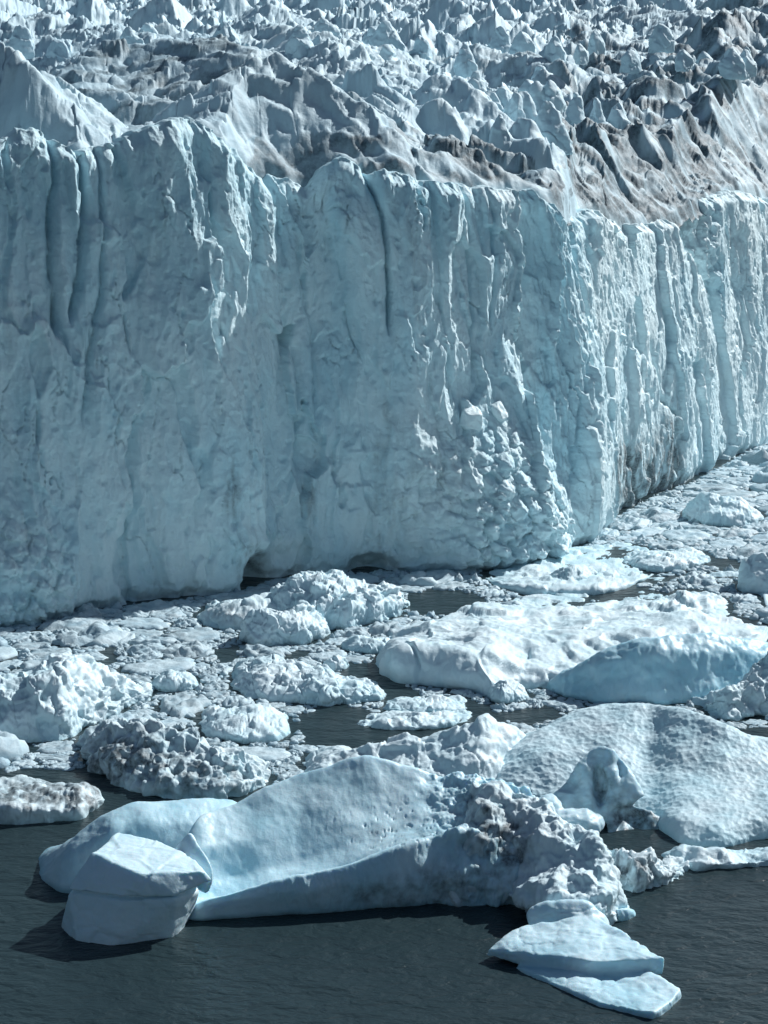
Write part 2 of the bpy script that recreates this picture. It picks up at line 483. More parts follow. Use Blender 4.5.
def serac(cell, height, steep, seed, keepfrac=.75, an=(1, 1.5), rot=.4):
    """max of faceted pyramids, one per cell"""
    c, s = math.cos(rot), math.sin(rot)
    p = (fp + wps * 1.0)
    u = (p[:, 0] * c + p[:, 1] * s) / (cell * an[0]); v = (-p[:, 0] * s + p[:, 1] * c) / (cell * an[1])
    iu = np.floor(u).astype(np.int64); iv = np.floor(v).astype(np.int64)
    best = np.full(n_, -50.)
    for a in (-1, 0, 1):
        for b in (-1, 0, 1):
            h = _hash(iu + a, iv + b, iu * 0, seed); h2 = _hash(iu + a, iv + b, iu * 0 + 3, seed + 9)
            r = lambda k, hh=h: ((hh >> k) & 255) / 255.
            du = u - (iu + a + .5 + .8 * (r(0) - .5)); dv = v - (iv + b + .5 + .8 * (r(8) - .5))
            th = r(16) * 6.283
            d = np.full(n_, -9.)
            for k in range(4):
                ang = th + k * 1.571 + (((h2 >> (k * 6)) & 63) / 63. - .5) * .9
                sl = .75 + .7 * (((h2 >> (k * 5 + 3)) & 31) / 31.)
                d = np.maximum(d, (du * np.cos(ang) + dv * np.sin(ang)) * sl)
            hh = np.where(r(24) < keepfrac, .45 + .55 * (((h2 >> 24) & 255) / 255.), -3)
            best = np.maximum(best, hh - d * steep)
    return np.clip(best, -.25, 2) * height


def ridge(line, front=.9, rear=.8, rnd=1.5, dirt=0., rough=1.0, w=1.0):
    """a crest through the given points: (pixel x, pixel y, distance)"""
    global hz, fdirt, prot
    l = np.array(line, float)
    c3 = at_depth(l[:, 0], l[:, 1], l[:, 2])
    RR0 = np.hypot(fp[:, 0], fp[:, 1])
    p = fp + wp * 2.2 * rough + wps * .9 * rough
    best = np.full(n_, 1e9); zz = np.full(n_, -1e3)
    for i in range(len(c3) - 1):
        a, b = c3[i, :2], c3[i + 1, :2]
        ab = b - a; L2 = (ab ** 2).sum()
        k = np.clip(((p[:, :2] - a) @ ab) / L2, 0, 1)
        pt = a + k[:, None] * ab
        d = np.sqrt(((p[:, :2] - pt) ** 2).sum(1))
        sb = sstep(-.7, .7, (RR0 - np.hypot(pt[:, 0], pt[:, 1])) / np.maximum(d, .5))
        z_ = c3[i, 2] + k * (c3[i + 1, 2] - c3[i, 2]) - (front * (1 - sb) + rear * sb) * (np.sqrt(d ** 2 + rnd ** 2) - rnd)
        h_ = np.clip(.5 + .5 * (z_ - zz) / .8, 0, 1)
        zz = np.where(zz < -900, z_, zz * (1 - h_) + z_ * h_ + .8 * h_ * (1 - h_))
        best = np.minimum(best, d)
    zz += 1.1 * rough * NZR * sstep(.5, 8, tf) - .6 * rough + (.4 + .6 * rough) * NZF * sstep(.5, 6, tf)
    if dirt > .4:
        ph = zz / 1.9 + .04 * fp[:, 0] + .6 * wp[:, 0]
        zz = zz + .75 * np.abs(ph - np.floor(ph) - .5) * np.clip(.4 + NZE, 0, 1)
    zz = np.where(tn < 24, np.minimum(zz, ezf - 4.0 + 2.8 * sstep(0, 2, tn) + (.55 + .06 * tn) * tn + 1.1 * NZR), zz)
    m = zz > hz
    k = 1.2
    hh = np.clip(.5 + .5 * (zz - hz) / k, 0, 1)
    hz = hz * (1 - hh) + zz * hh + k * hh * (1 - hh) * .5
    fdirt = np.where(m, dirt * NZD, fdirt)
    prot = np.where(m, np.clip(1.25 - rough, 0, 1) * .75 + .2, prot)


NZR = ridged(fp / [13, 6, 1] + wp * .5, 3, 120) + .5 * fbm(fp / [6, 3, 1], 3, 121)
_f1, _f2, _r3, _of = worley(fp / [7, 4.5, 1] + wp * .4 + .15 * wps, 124, 2)
NZF = 2.2 * ((_r3[0] - .5) + _of[:, 0] * (_r3[1] - .5) * 2.4 + _of[:, 1] * (_r3[2] - .5) * 2.4)
for _ in range(2):
    _g = NZF.reshape(len(az), len(t)).copy()
    _g[1:-1] = .25 * _g[:-2] + .5 * _g[1:-1] + .25 * _g[2:]
    _g[:, 1:-1] = .25 * _g[:, :-2] + .5 * _g[:, 1:-1] + .25 * _g[:, 2:]
    NZF = _g.ravel()
NZE = fbm(fp / [7, 9, 1] + wp * .3, 3, 122)
NZD = np.clip(.70 + 1.3 * fbm(np.column_stack([fp[:, 0] * .9 + fp[:, 1] * .4, fp[:, 1] * .9 - fp[:, 0] * .4, fp[:, 2]]) / [12, 2.4, 1] + wp * .9, 4, 130), .12, 1.4)
# seracs everywhere, in patches
patch = sstep(-.25, .35, fbm(fp / [45, 70, 1], 3, 140)) * sstep(8, 45, tf)
far = sstep(30, 160, tf)
ser = np.maximum(serac(26, 17.0, 2.3, 150, .75, (1.5, 1), .45), serac(14, 10.0, 2.2, 151, .75, (1.5, 1), .2))
ser = np.maximum(ser, serac(7, 3.6, 1.9, 152, .7, (1.3, 1), .6))
saw_u = (fp[:, 1] - .35 * fp[:, 0]) / 11 + 1.1 * wp[:, 0] + .25 * wps[:, 0]
saw_f = saw_u - np.floor(saw_u)
saw_a = ((_hash(np.floor(saw_u).astype(np.int64), np.floor(fp[:, 0] / 14 + .8 * wp[:, 1]).astype(np.int64), np.zeros(n_, np.int64), 166) & 255) / 255.)
saw = np.where(saw_f < .22, saw_f / .22, 1 - (saw_f - .22) / .78) * (.35 + .9 * saw_a)
hz += 4.2 * saw * (.2 + .8 * sstep(-.3, .2, fbm(fp / [40, 60, 1], 2, 167))) * sstep(15, 60, tf)
hz += ser * (.30 + .70 * patch) * (.25 + .75 * far) * sstep(4, 30, tf)
# the crests one can tell apart
ridge([(360, 20, 760), (440, 12, 770), (520, 22, 740), (600, 12, 760), (700, 14, 720), (800, 4, 740)], .5, .5, 4, .25)
ridge([(-60, 30, 520), (60, 22, 540), (150, 40, 500), (260, 28, 520), (340, 45, 480)], .5, .5, 3, .15)
ridge([(300, 62, 470), (360, 48, 500), (430, 62, 520), (480, 50, 525), (530, 54, 520), (570, 66, 505), (640, 78, 500)], .9, .5, 2.5, .35, .8)
ridge([(590, 140, 440), (615, 112, 455), (645, 92, 470), (690, 78, 480), (768, 74, 490), (850, 70, 495)], .62, .5, 4, .7, .9)
ridge([(-140, 46, 326), (-40, 48, 318), (8, 51, 312), (22, 57, 310), (34, 72, 308), (46, 90, 307), (58, 106, 306), (74, 126, 304)], 2.0, .6, 1.2, .25, .7)
ridge([(58, 100, 340), (84, 66, 345), (110, 52, 350), (170, 46, 352), (215, 42, 352), (250, 48, 350), (272, 60, 346), (300, 78, 342)], .55, .7, 2.2, .62, .5)
ridge([(150, 122, 318), (200, 104, 322), (215, 94, 326), (250, 70, 330), (275, 60, 332), (292, 70, 328), (310, 88, 322), (330, 110, 316)], .55, .9, 1.2, .2, .5)
ridge([(215, 128, 304), (250, 116, 308), (285, 106, 314), (320, 100, 318), (334, 108, 316), (346, 132, 312), (358, 152, 308)], .62, .9, 1.2, .12, .5)
ridge([(322, 130, 350), (345, 100, 352), (372, 85, 352), (392, 96, 352)], 1.0, 1.0, .8, .08, .9)
ridge([(395, 120, 360), (420, 92, 362), (446, 76, 364), (462, 86, 362), (490, 106, 358), (526, 130, 354)], .85, 1.3, .6, .05, .8)
ridge([(400, 140, 350), (425, 110, 352), (440, 104, 352), (452, 122, 350)], 1.3, 1.2, .5, .05, .8)
ridge([(400, 168, 345), (440, 138, 360), (470, 122, 372), (505, 128, 382), (560, 136, 395), (598, 130, 410), (640, 134, 425), (685, 118, 440), (705, 122, 450), (742, 142, 460), (800, 150, 470)], .55, .8, 1.4, 1.15, .9)
ridge([(380, 172, 325), (412, 158, 330), (436, 142, 338), (458, 152, 343), (505, 158, 348), (560, 158, 356), (600, 168, 366), (640, 184, 376), (668, 204, 384)], .45, .8, 1.4, 1.0, .8)
ridge([(640, 170, 408), (680, 160, 418), (710, 148, 428), (760, 165, 440), (800, 170, 450)], .6, .8, 1.2, .95, .8)
# folded, broken ground on the dirty side
fz = sstep(2, 9, tn) * sstep(130, 60, tn) * sstep(2, 24, fp[:, 0])
for (cx_, cy_, am_, sd_) in ((12, 8, 2.8, 171), (5, 3.6, 1.0, 172)):
    f1, f2, r3, off = worley(fp / [cx_, cy_, 1] + wp * .45 + .12 * wps, sd_, 2)
    hz += fz * am_ * ((r3[0] - .5) + off[:, 0] * (r3[1] - .5) * 2.4 + off[:, 1] * (r3[2] - .7) * 2.4)
f1, f2, r3, off = worley(fp / [4.5, 7, 1] + wp * .5, 162, 2)
hz += ((r3[0] - .5) * 1.0 - .25 * np.exp(-(f2 - f1) / .05)) * sstep(2, 10, tf) * (1 - .6 * prot)
# weathered: steps worn to slopes, then fine fracture
h0 = hz.copy(); hg = hz.reshape(len(az), len(t))
for _ in range(3):
    hg[1:-1] = .25 * hg[:-2] + .5 * hg[1:-1] + .25 * hg[2:]
    hg[:, 1:-1] = .25 * hg[:, :-2] + .5 * hg[:, 1:-1] + .25 * hg[:, 2:]
hg[1:-1] = .25 * hg[:-2] + .5 * hg[1:-1] + .25 * hg[2:]
mb_ = np.clip(fz * 1.1, 0, .85)
hz = h0 * (1 - mb_) + hg.ravel() * mb_
hz += (.42 * ridged(fp / [4.5, 3.2, 1] + wp * .6, 4, 160) + .22 * fbm(fp / 1.2, 3, 161)) * sstep(0, 6, tf) * (1 - .5 * prot)
FV = np.column_stack([fp[:, 0] + wps[:, 0] * .5, fp[:, 1] + wps[:, 1] * .5, hz])
fdeep = np.clip(.25 + .8 * fbm(fp / 9, 3, 163), 0, 1) * .5
me = mesh_from('ice_field', FV - GL, grid_quads(len(az), len(t)), mat=M_FIELD,
               attrs={'dirt': np.clip(fdirt, 0, .92), 'blue_tint': fdeep})
link('ice_field', me, glacier)

# ------------------------------------------------------------------ bergs
OCC = []   # waterline footprints, for the packing of the floes
LAND = []  # (pixel x, pixel y, phrase) of each berg, for the floes' labels


def surf_disp(v, n, spec, seed):
    d = np.zeros(len(v)); 
    for kind, scale, amp in spec:
        p = v / scale
        if kind == 'fbm': d += amp * fbm(p, 4, seed)
        elif kind == 'ridge': d += amp * (ridged(p, 3, seed + 3) - .6)
        elif kind == 'dimple':
            f1, f2, r3, _o = worley(p + .25 * np.column_stack([perlin(p, 5), perlin(p, 6), perlin(p, 7)]), seed + 4)
            d += amp * (f1 ** 1.5 - .35)
        elif kind == 'lump':
            f1, f2, r3, _o = worley(p, seed + 6)
            d += amp * ((.8 - f1) + .8 * (r3[0] - .5))
        elif kind == 'facet':
            wq = np.column_stack([perlin(p * .8, 15 + seed), perlin(p * .8, 16 + seed), perlin(p * .8, 17 + seed)])
            f1, f2, r3, off = worley(p + .3 * wq, seed + 8)
            d += amp * ((r3[0] - .5) + off[:, 0] * (r3[1] - .5) * 2 + off[:, 2] * (r3[2] - .5) * 2) * sstep(0, .12, f2 - f1)
        elif kind == 'pit':
            f1, f2, r3, _o = worley(p, seed + 10)
            d -= amp * (r3[0] > .45) * sstep(.5, .1, f1)
        elif kind == 'crack':
            wq = np.column_stack([perlin(p * 1.3, 35 + seed), perlin(p * 1.3, 36 + seed), perlin(p * 1.3, 37 + seed)])
            f1, f2, r3, off = worley(p + .35 * wq, seed + 18)
            d -= amp * np.exp(-(f2 - f1) / .035)
        elif kind == 'flute':
            d += amp * ridged(v / [scale, scale, scale * 4], 3, seed + 12)
    return d


def loft(L, M, pxr, front, curves, depth, smooth=6, endw=(18, 18), under=0.4, spec=(), seed=1, extra=None, lsm=3.0):
    """Sheet from the front waterline over the given crest lines to the rear waterline, closed underneath.
    front: [(px,py)], on the water. curves: lists of (px, py, metres behind the front waterline)."""
    pxs = np.linspace(pxr[0], pxr[1], L)
    fr = np.array(front, float)
    F = at_z(pxs, np.interp(pxs, fr[:, 0], fr[:, 1]))
    pts = [F + [0, under + 1.2, -1.6], F + [0, under, -.3], F + [0, under * .4, .25]]
    for c in curves:
        c = np.array(c, float)
        dY = np.interp(pxs, c[:, 0], c[:, 2])
        pts.append(at_depth(pxs, np.interp(pxs, c[:, 0], c[:, 1]), F[:, 1] + dY))
    dp = np.interp(pxs, [p[0] for p in depth], [p[1] for p in depth]) if isinstance(depth, list) else np.full(L, depth)
    Bk = F.copy(); Bk[:, 1] += dp; Bk[:, 0] *= Bk[:, 1] / F[:, 1]; 
    pts += [Bk + [0, -.4, .4], Bk + [0, 0, -.3], Bk + [0, -.8, -1.6]]
    pts = np.array(pts)                              # K, L, 3
    e1 = np.clip((pxs - pxr[0]) / endw[0], 0, 1); e2 = np.clip((pxr[1] - pxs) / endw[1], 0, 1)
    e = np.sqrt(1 - (1 - e1) ** 2) * np.sqrt(1 - (1 - e2) ** 2)
    e = np.maximum(e, .02)
    mid = F.copy(); mid[:, 1] += dp * .35; mid[:, 0] *= mid[:, 1] / F[:, 1]; mid[:, 2] = -.6
    pts = mid + (pts - mid) * e[None, :, None]
    seg = np.linalg.norm(np.diff(pts, axis=0), axis=2).mean(1)
    cum = np.concatenate([[0], np.cumsum(seg)]); tt = np.linspace(0, cum[-1], M)
    k = np.clip(np.searchsorted(cum, tt, 'right') - 1, 0, len(cum) - 2)
    f = ((tt - cum[k]) / (cum[k + 1] - cum[k]))[:, None, None]
    G = pts[k] * (1 - f) + pts[k + 1] * f            # M, L, 3
    for _ in range(smooth):
        G[1:-1] = .25 * G[:-2] + .5 * G[1:-1] + .25 * G[2:]
    sg = max(1.0, lsm * L / (pxr[1] - pxr[0])); nk = int(3 * sg)
    kk = np.exp(-.5 * (np.arange(-nk, nk + 1) / sg) ** 2); kk /= kk.sum()
    Gp = np.concatenate([2 * G[:, :1] - G[:, nk:0:-1], G, 2 * G[:, -1:] - G[:, -2:-nk - 2:-1]], 1)
    G = sum(kk[i] * Gp[:, i:i + L] for i in range(2 * nk + 1))
    G = G.transpose(1, 0, 2)                         # L, M
    v = G.reshape(-1, 3); qd = grid_quads(L, M)
    n = vnormals(v, qd)
    if n[:, 2].mean() < 0:
        qd = qd[:, ::-1]; n = -n
    d = surf_disp(v, n, spec, seed)
    if extra is not None:
        d = d + extra(v)
    v = v + n * d[:, None]
    # sides closed underneath
    a = np.arange(L * M).reshape(L, M)
    bot = np.stack([a[:-1, 0], a[:-1, -1], a[1:, -1], a[1:, 0]], -1)
    return v, np.concatenate([qd, bot])


def hull_planes(pts):
    bm = bmesh.new()
    for p in pts:
        bm.verts.new(p)
    r = bmesh.ops.convex_hull(bm, input=bm.verts)
    bm.normal_update()
    c = np.mean(np.array(pts), 0)
    pl = []
    for f in bm.faces:
        n = np.array(f.normal); d = n @ np.array(f.verts[0].co)
        if n @ c > d:
            n, d = -n, -d
        pl.append((*n, d))
    bm.free()
    return np.array(pl)


def sdf_mesh(prims, res, pad=1.0):
    """prims: ('hull', pts, round) / ('ell', c, r, ang) added, ('cut', c, r) removed; smooth union k=.5; naive surface nets"""
    allp = []
    for p in prims:
        if p[0] == 'hull': allp.append(np.array(p[1]))
        elif p[0] == 'ell': allp.append(np.array(p[1])[None] + np.array([[1], [-1]]) * max(p[2]))
    allp = np.concatenate(allp)
    lo = allp.min(0) - pad; hi = allp.max(0) + pad
    nn = np.ceil((hi - lo) / res).astype(int) + 1
    g = np.stack(np.meshgrid(*[lo[k] + np.arange(nn[k]) * res for k in range(3)], indexing='ij'), -1)
    P = g.reshape(-1, 3)
    D = None
    ku = .4 if res < .14 else (.28 if res < .142 else .7)
    for p in prims:
        if p[0] == 'hull':
            pl = hull_planes(p[1]); k = p[2]
            dd = P @ pl[:, :3].T - pl[:, 3]
            mx = dd.max(1)
            d = mx + k * np.log(np.exp((dd - mx[:, None]) / k).sum(1))
        else:
            c, r = np.array(p[1]), np.array(p[2], float)
            q_ = P - c
            if len(p) > 3:
                ca, sa = math.cos(p[3]), math.sin(p[3])
                q_ = np.column_stack([q_[:, 0] * ca + q_[:, 1] * sa, -q_[:, 0] * sa + q_[:, 1] * ca, q_[:, 2]])
            kk = np.linalg.norm(q_ / r, axis=1)
            d = (kk - 1) * r.min() if p[0] == 'cut' else kk * (kk - 1) / np.maximum(np.linalg.norm(q_ / (r * r), axis=1), 1e-6)
        if D is None: D = d
        elif p[0] == 'cut':
            k = .35; h = np.clip(.5 - .5 * (D + d) / k, 0, 1)
            D = D * (1 - h) - d * h + k * h * (1 - h)
        else:
            k = ku; h = np.clip(.5 + .5 * (D - d) / k, 0, 1)
            D = D * (1 - h) + d * h - k * h * (1 - h)
    D = D.reshape(nn)
    D = np.maximum(D, -(g[..., 2] + 1.2)) if lo[2] < 20 else D
    ins = D < 0
    c = np.zeros(nn - 1, int)
    for a in (0, 1):
        for b in (0, 1):
            for d_ in (0, 1):
                c += ins[a:nn[0] - 1 + a, b:nn[1] - 1 + b, d_:nn[2] - 1 + d_]
    act = (c > 0) & (c < 8)
    ai = np.argwhere(act)
    ids = -np.ones(nn - 1, int); ids[act] = np.arange(len(ai))
    acc = np.zeros((len(ai), 3)); cnt = np.zeros(len(ai))
    for ax in range(3):
        o1, o2 = [k for k in range(3) if k != ax]
        for a in (0, 1):
            for b in (0, 1):
                s = np.zeros(3, int); s[o1] = a; s[o2] = b
                e_ = s.copy(); e_[ax] = 1
                i0 = ai + s; i1 = ai + e_
                d0 = D[tuple(i0.T)]; d1 = D[tuple(i1.T)]
                m = (d0 < 0) != (d1 < 0)
                f = np.where(m, d0 / np.where(m, d0 - d1, 1), 0)
                pos = i0 + (i1 - i0) * f[:, None]
                acc[m] += pos[m]; cnt[m] += 1
    v = lo + acc / cnt[:, None] * res
    quads = []
    for ax in range(3):
        o1, o2 = (ax + 1) % 3, (ax + 2) % 3
        s0 = [slice(1, nn[k] - 1) for k in range(3)]; s0[ax] = slice(0, nn[ax] - 1)
        s1 = list(s0); s1[ax] = slice(1, nn[ax])
        A0 = ins[tuple(s0)]; A1 = ins[tuple(s1)]
        for flip in (False, True):
            e_ = np.argwhere((A0 & ~A1) if not flip else (~A0 & A1))
            if len(e_) == 0: continue
            base = e_ + 1; base[:, ax] -= 1
            def cell(a, b):
                c_ = base.copy(); c_[:, o1] -= a; c_[:, o2] -= b
                return ids[tuple(c_.T)]
            qd = np.stack([cell(1, 1), cell(0, 1), cell(0, 0), cell(1, 0)], 1)
            quads.append(qd[:, ::-1] if flip else qd)
    return v, np.concatenate(quads)


def blobs3(v, lst, seed=3):
    d = np.zeros(len(v))
    px, py = project(v)
    n = np.clip(.55 + 1.0 * fbm(v / 1.1, 4, seed), 0, 1.3)
    for (bx, by, rx, ry, s) in lst:
        d += s * np.exp(-(((px - bx) / rx) ** 2 + ((py - by) / ry) ** 2))
    return np.clip(d * n, 0, .92)


def berg(name, label, cat, parts, phrase=None, group=None):
    """parts: (part name, verts, quads, material, dirt list, deep, label); one part only -> a single mesh"""
    allv = np.concatenate([p[1] for p in parts])
    base = np.array([allv[:, 0].mean(), allv[:, 1].mean(), 0.])
    m = (allv[:, 2] > -.4) & (allv[:, 2] < .9)
    OCC.append(allv[m][:, :2])
    for p in parts:
        vv = p[1][::3]; OCC.append(vv[vv[:, 2] > -.2][:, :2])
    root = None
    if len(parts) > 1:
        root = bpy.data.objects.new(name, None); COL.objects.link(root); root.location = base
    for p in parts:
        v = p[1]
        dirtv = blobs3(v, p[4]) if p[4] else np.zeros(len(v))
        dp = p[5] + .35 * np.clip(fbm(v / 3.5, 3, 9), -.5, 1)
        dp = dp + .45 * sstep(.9, .1, v[:, 2])          # wet, clear ice along the waterline
        me = mesh_from(p[0] if root else name, v - base, p[2], mat=p[3], attrs={'dirt': dirtv, 'blue_tint': np.clip(dp, 0, 1)})
        if root:
            o = link(p[0], me, root)
            if len(p) > 6 and p[6]: o['label'] = p[6]
        else:
            root = link(name, me, None, base)
    tag(root, label, cat, group)
    px, py = project(allv)
    mm = allv[:, 2] > 0
    if phrase and phrase != '-':
        LAND.append((px[mm].min(), px[mm].max(), py[mm].min(), py[mm].max(), phrase))
    return root


ROUGH = [('fbm', 4.5, .8), ('facet', 3.4, .45), ('facet', 1.3, .07), ('dimple', .6, .10), ('crack', 3.4, .10), ('fbm', .8, .05)]
ROUGHER = [('fbm', 4.0, 1.0), ('facet', 2.4, .8), ('facet', 1.1, .25), ('lump', .7, .10), ('crack', 2.2, .3), ('ridge', 1.0, .12)]
SMOOTH = [('fbm', 6.0, .35), ('fbm', 1.4, .05), ('dimple', .45, .03)]

# --- foreground berg -------------------------------------------------
P = at_depth
def Wz(px, py, z): return at_z(px, py, z)
# ridge with the hollow face and its lip
rv, rq = loft(580, 230, (174, 560), [(174, 927), (190, 925), (230, 921), (330, 915), (430, 906), (500, 908), (560, 902)],
    [ [(190, 912, 0.6), (215, 904, .3), (280, 893, .0), (340, 886, -.3), (400, 882, -.2), (470, 878, 0), (560, 880, .2)],
      [(190, 905, .9), (215, 897, .5), (280, 880, .4), (340, 866, .5), (400, 846, 1.0), (450, 830, 2.0), (500, 826, 3.0), (560, 850, 3.5)],
      [(190, 900, 1.9), (215, 896, 1.5), (280, 879, 1.4), (340, 865, 1.5), (400, 845, 2.0), (450, 829, 3.0), (500, 822, 4), (560, 845, 4)],
      [(190, 897, 2.9), (215, 901, 2.9), (280, 887, 3.1), (340, 872, 3.3), (400, 846, 3.4), (450, 828, 4.2), (500, 816, 5), (560, 840, 5)],
      [(190, 880, 4.2), (240, 876, 5.2), (300, 862, 6.0), (350, 846, 6.2), (400, 832, 6.2), (450, 818, 6), (500, 806, 6), (560, 825, 6)],
      [(190, 850, 5.0), (240, 842, 6.6), (300, 828, 8.2), (350, 815, 8.8), (400, 808, 8.8), (450, 800, 8.2), (500, 800, 8), (560, 815, 7)],
      [(190, 816, 8.0), (215, 810, 9.5), (250, 794, 11), (300, 771, 12.5), (345, 756, 13), (366, 753, 13), (400, 763, 12.6), (440, 773, 12), (490, 776, 11), (520, 785, 10), (560, 800, 9)],
    ], [(190, 15), (300, 22), (560, 18)], smooth=7, endw=(30, 40), under=.9, spec=[('fbm', 6, .28), ('fbm', 1.5, .03), ('dimple', .5, .022)], seed=21,
    extra=lambda v: (lambda p: sstep(400, 470, p[0]) * (.75 * fbm(v / 2.6, 4, 77) + .22 * ridged(v / 1.7, 3, 78) - .2)
                     + .10 * ridged(v / [1.1, 1.1, 5], 3, 80) * sstep(255, 300, p[0]) * np.exp(-((p[1] - 892) / 18) ** 2)
                     - .9 * np.exp(-(((p[0] - 505) / 14) ** 2 + ((p[1] - 835) / 16) ** 2))
                     - .16 * sstep(.35, .6, fbm(v / .55, 2, 79)) * np.exp(-(((p[0] - 400) / 60) ** 2 + ((p[1] - 830) / 25) ** 2)))(project(v)))
# tail behind the block
tv, tq = loft(260, 90, (36, 262), [(36, 884), (60, 893), (110, 898), (200, 890), (262, 880)],
    [ [(36, 880, .3), (75, 850, 1.5), (110, 830, 2.5), (150, 822, 3), (262, 822, 3)],
      [(36, 879, .8), (75, 831, 3.5), (100, 812, 5.2), (130, 799, 6.5), (165, 796, 7), (205, 795, 7), (235, 800, 7), (262, 806, 7)] ],
    12, smooth=14, endw=(26, 30), under=.2, spec=SMOOTH, seed=22)
# the block
up = [P(92, 851, 170), P(118, 832, 174.5), P(155, 838, 174), P(192, 856, 171), P(205, 871, 168), P(140, 873, 166.5),
      P(67, 890, 168.2), P(122, 897, 165.9), P(176, 896, 166.4), P(212, 880, 168.2), P(92, 880, 170), P(120, 868, 174), P(190, 880, 172)]
low = [Wz(60, 934, -.8), Wz(76, 951, -.8), Wz(106, 955, -.8), Wz(172, 945, -.8), Wz(182, 930, -.8), Wz(196, 915, -.8), Wz(130, 885, -.8), Wz(70, 905, -.8),
       P(69, 893, 168.35), P(122, 900, 166.0), P(176, 899, 166.5), P(198, 892, 169.0), P(110, 860, 173), P(190, 868, 172)]
fin = [P(178, 846, 172.4), P(189, 829, 173.2), P(193, 831, 173.4), P(196, 848, 172.6), P(217, 868, 170.2), P(214, 886, 169.6), P(208, 900, 170.2), P(188, 880, 171.5), P(180, 870, 172.5), P(172, 850, 174), P(165, 862, 174.5), P(185, 850, 175)]
kv, kq = sdf_mesh([('hull', up, .04), ('hull', low, .06), ('hull', fin, .12), ('cut', P(186, 912, 164.6), (1.9, 1.6, 1.6))], .13)
kn = vnormals(kv, kq); kv = kv + kn * surf_disp(kv, kn, [('fbm', 5, .16), ('facet', 3.5, .14), ('ridge', 1.3, .02), ('crack', 4.5, .06), ('fbm', .8, .03)], 23)[:, None]
# rough dirty shoulder
sv, sq = loft(250, 170, (440, 622), [(440, 905), (500, 909), (530, 918), (560, 927), (600, 934), (622, 926)],
    [ [(440, 895, .6), (480, 893, .2), (510, 899, -.9), (545, 907, -1.2), (590, 909, -.9), (622, 912, 0)],
      [(440, 860, 3), (480, 846, 2.5), (520, 845, 3.4), (560, 856, 3.6), (600, 866, 2.8), (613, 876, 2.4), (622, 892, 1.5)],
      [(440, 830, 6), (475, 806, 5.5), (488, 799, 5.5), (505, 806, 6), (530, 812, 7), (560, 828, 6.5), (600, 846, 5), (622, 885, 3)],
      [(440, 800, 9), (490, 782, 9.5), (520, 784, 10), (560, 810, 9), (600, 840, 7), (622, 880, 4)] ],
    [(440, 14), (622, 9)], smooth=10, endw=(20, 14), under=1.2, spec=[('fbm', 4.5, 1.5), ('fbm', 1.6, .2), ('facet', 2.6, .3), ('lump', .45, .09), ('ridge', .9, .10)], seed=24)
# shelves at the right end
def slab(top, zb=-.8):
    t_ = [Wz(*a) for a in top]
    return t_ + [np.array([a[0] * .995, a[1] + .15, zb]) for a in t_]
sh1 = slab([(483, 950, 1.0), (520, 922, 2.3), (600, 914, 2.7), (616, 928, 2.3), (640, 941, 2.1), (668, 957, 1.9), (640, 959, 1.9), (590, 960, 1.9), (540, 954, 1.6)], .05)
sh1b = [Wz(524, 912, 2.7), Wz(540, 900, 3.6), Wz(590, 900, 3.6), Wz(606, 912, 2.6), Wz(612, 932, 1.0), Wz(530, 938, .9), Wz(600, 920, -.5), Wz(545, 925, -.5), Wz(600, 945, .8)]
sh2 = slab([(512, 964, .3), (560, 958, .6), (640, 966, .8), (684, 985, .95), (676, 997, .9), (655, 1012, .75), (600, 1001, .6), (565, 988, .45), (530, 972, .3)])
lv, lq = sdf_mesh([('hull', sh1, .10), ('hull', sh1b, .15), ('hull', sh2, .10), ('cut', Wz(506, 918, 2.2), (1.7, 1.6, 1.1))], .141)
ln = vnormals(lv, lq); lv = lv + ln * surf_disp(lv, ln, [('fbm', 3.5, .32), ('fbm', 1.2, .05), ('crack', 3, .08)], 25)[:, None]
FG_DIRT = [(495, 836, 30, 30, 1.3), (450, 882, 55, 20, .6), (512, 852, 18, 26, .6), (470, 800, 25, 14, .5), (395, 835, 45, 10, .4), (380, 895, 60, 14, .5)]
berg('iceberg', 'large foreground iceberg with a flat-topped block, a hollowed blue ridge and low shelves', 'iceberg', [
    ('hollow_ridge', rv, rq, M_SMOOTH, FG_DIRT, .30),
    ('tail', tv, tq, M_SMOOTH, None, .35),
    ('ice_block', kv, kq, M_SMOOTH, None, -.45, 'bright flat-topped angular block'),
    ('rough_shoulder', sv, sq, M_BERG, FG_DIRT, .1, 'rough dirt-streaked shoulder'),
    ('ice_shelf', lv, lq, M_SMOOTH, None, .12, 'stepped pale tongue awash at the water'),
], 'the large foreground iceberg')

# --- big dimpled dome at the right -----------------------------------
v, qd = loft(480, 340, (478, 860), [(478, 792), (540, 800), (600, 806), (650, 818), (680, 846), (720, 850), (768, 840), (860, 838)],
    [ [(478, 788, .5), (560, 786, 2), (640, 798, 2), (680, 822, 2.5), (720, 828, 1.5), (768, 815, 1.5), (860, 810, 2)],
      [(478, 782, 2), (540, 752, 6), (620, 752, 7), (655, 766, 9), (680, 772, 13), (720, 778, 12), (768, 785, 8), (860, 780, 8)],
      [(478, 775, 4), (500, 760, 6), (530, 735, 10), (560, 716, 14), (600, 705, 15.5), (640, 702, 17.5), (680, 709, 23), (700, 714, 22), (740, 730, 18), (768, 738, 16), (860, 760, 14)] ],
    [(478, 14), (600, 34), (860, 28)], smooth=30, endw=(30, 60), spec=[('fbm', 8, .5), ('fbm', 2.2, .05), ('dimple', .60, .14)], seed=31, lsm=7)
berg('iceberg', 'broad domed iceberg with a dimpled snowy surface behind the foreground berg', 'iceberg',
     [('iceberg', v, qd, M_BERG, [(700, 760, 60, 12, .15), (768, 800, 40, 20, .3)], .4)], 'the dimpled dome')

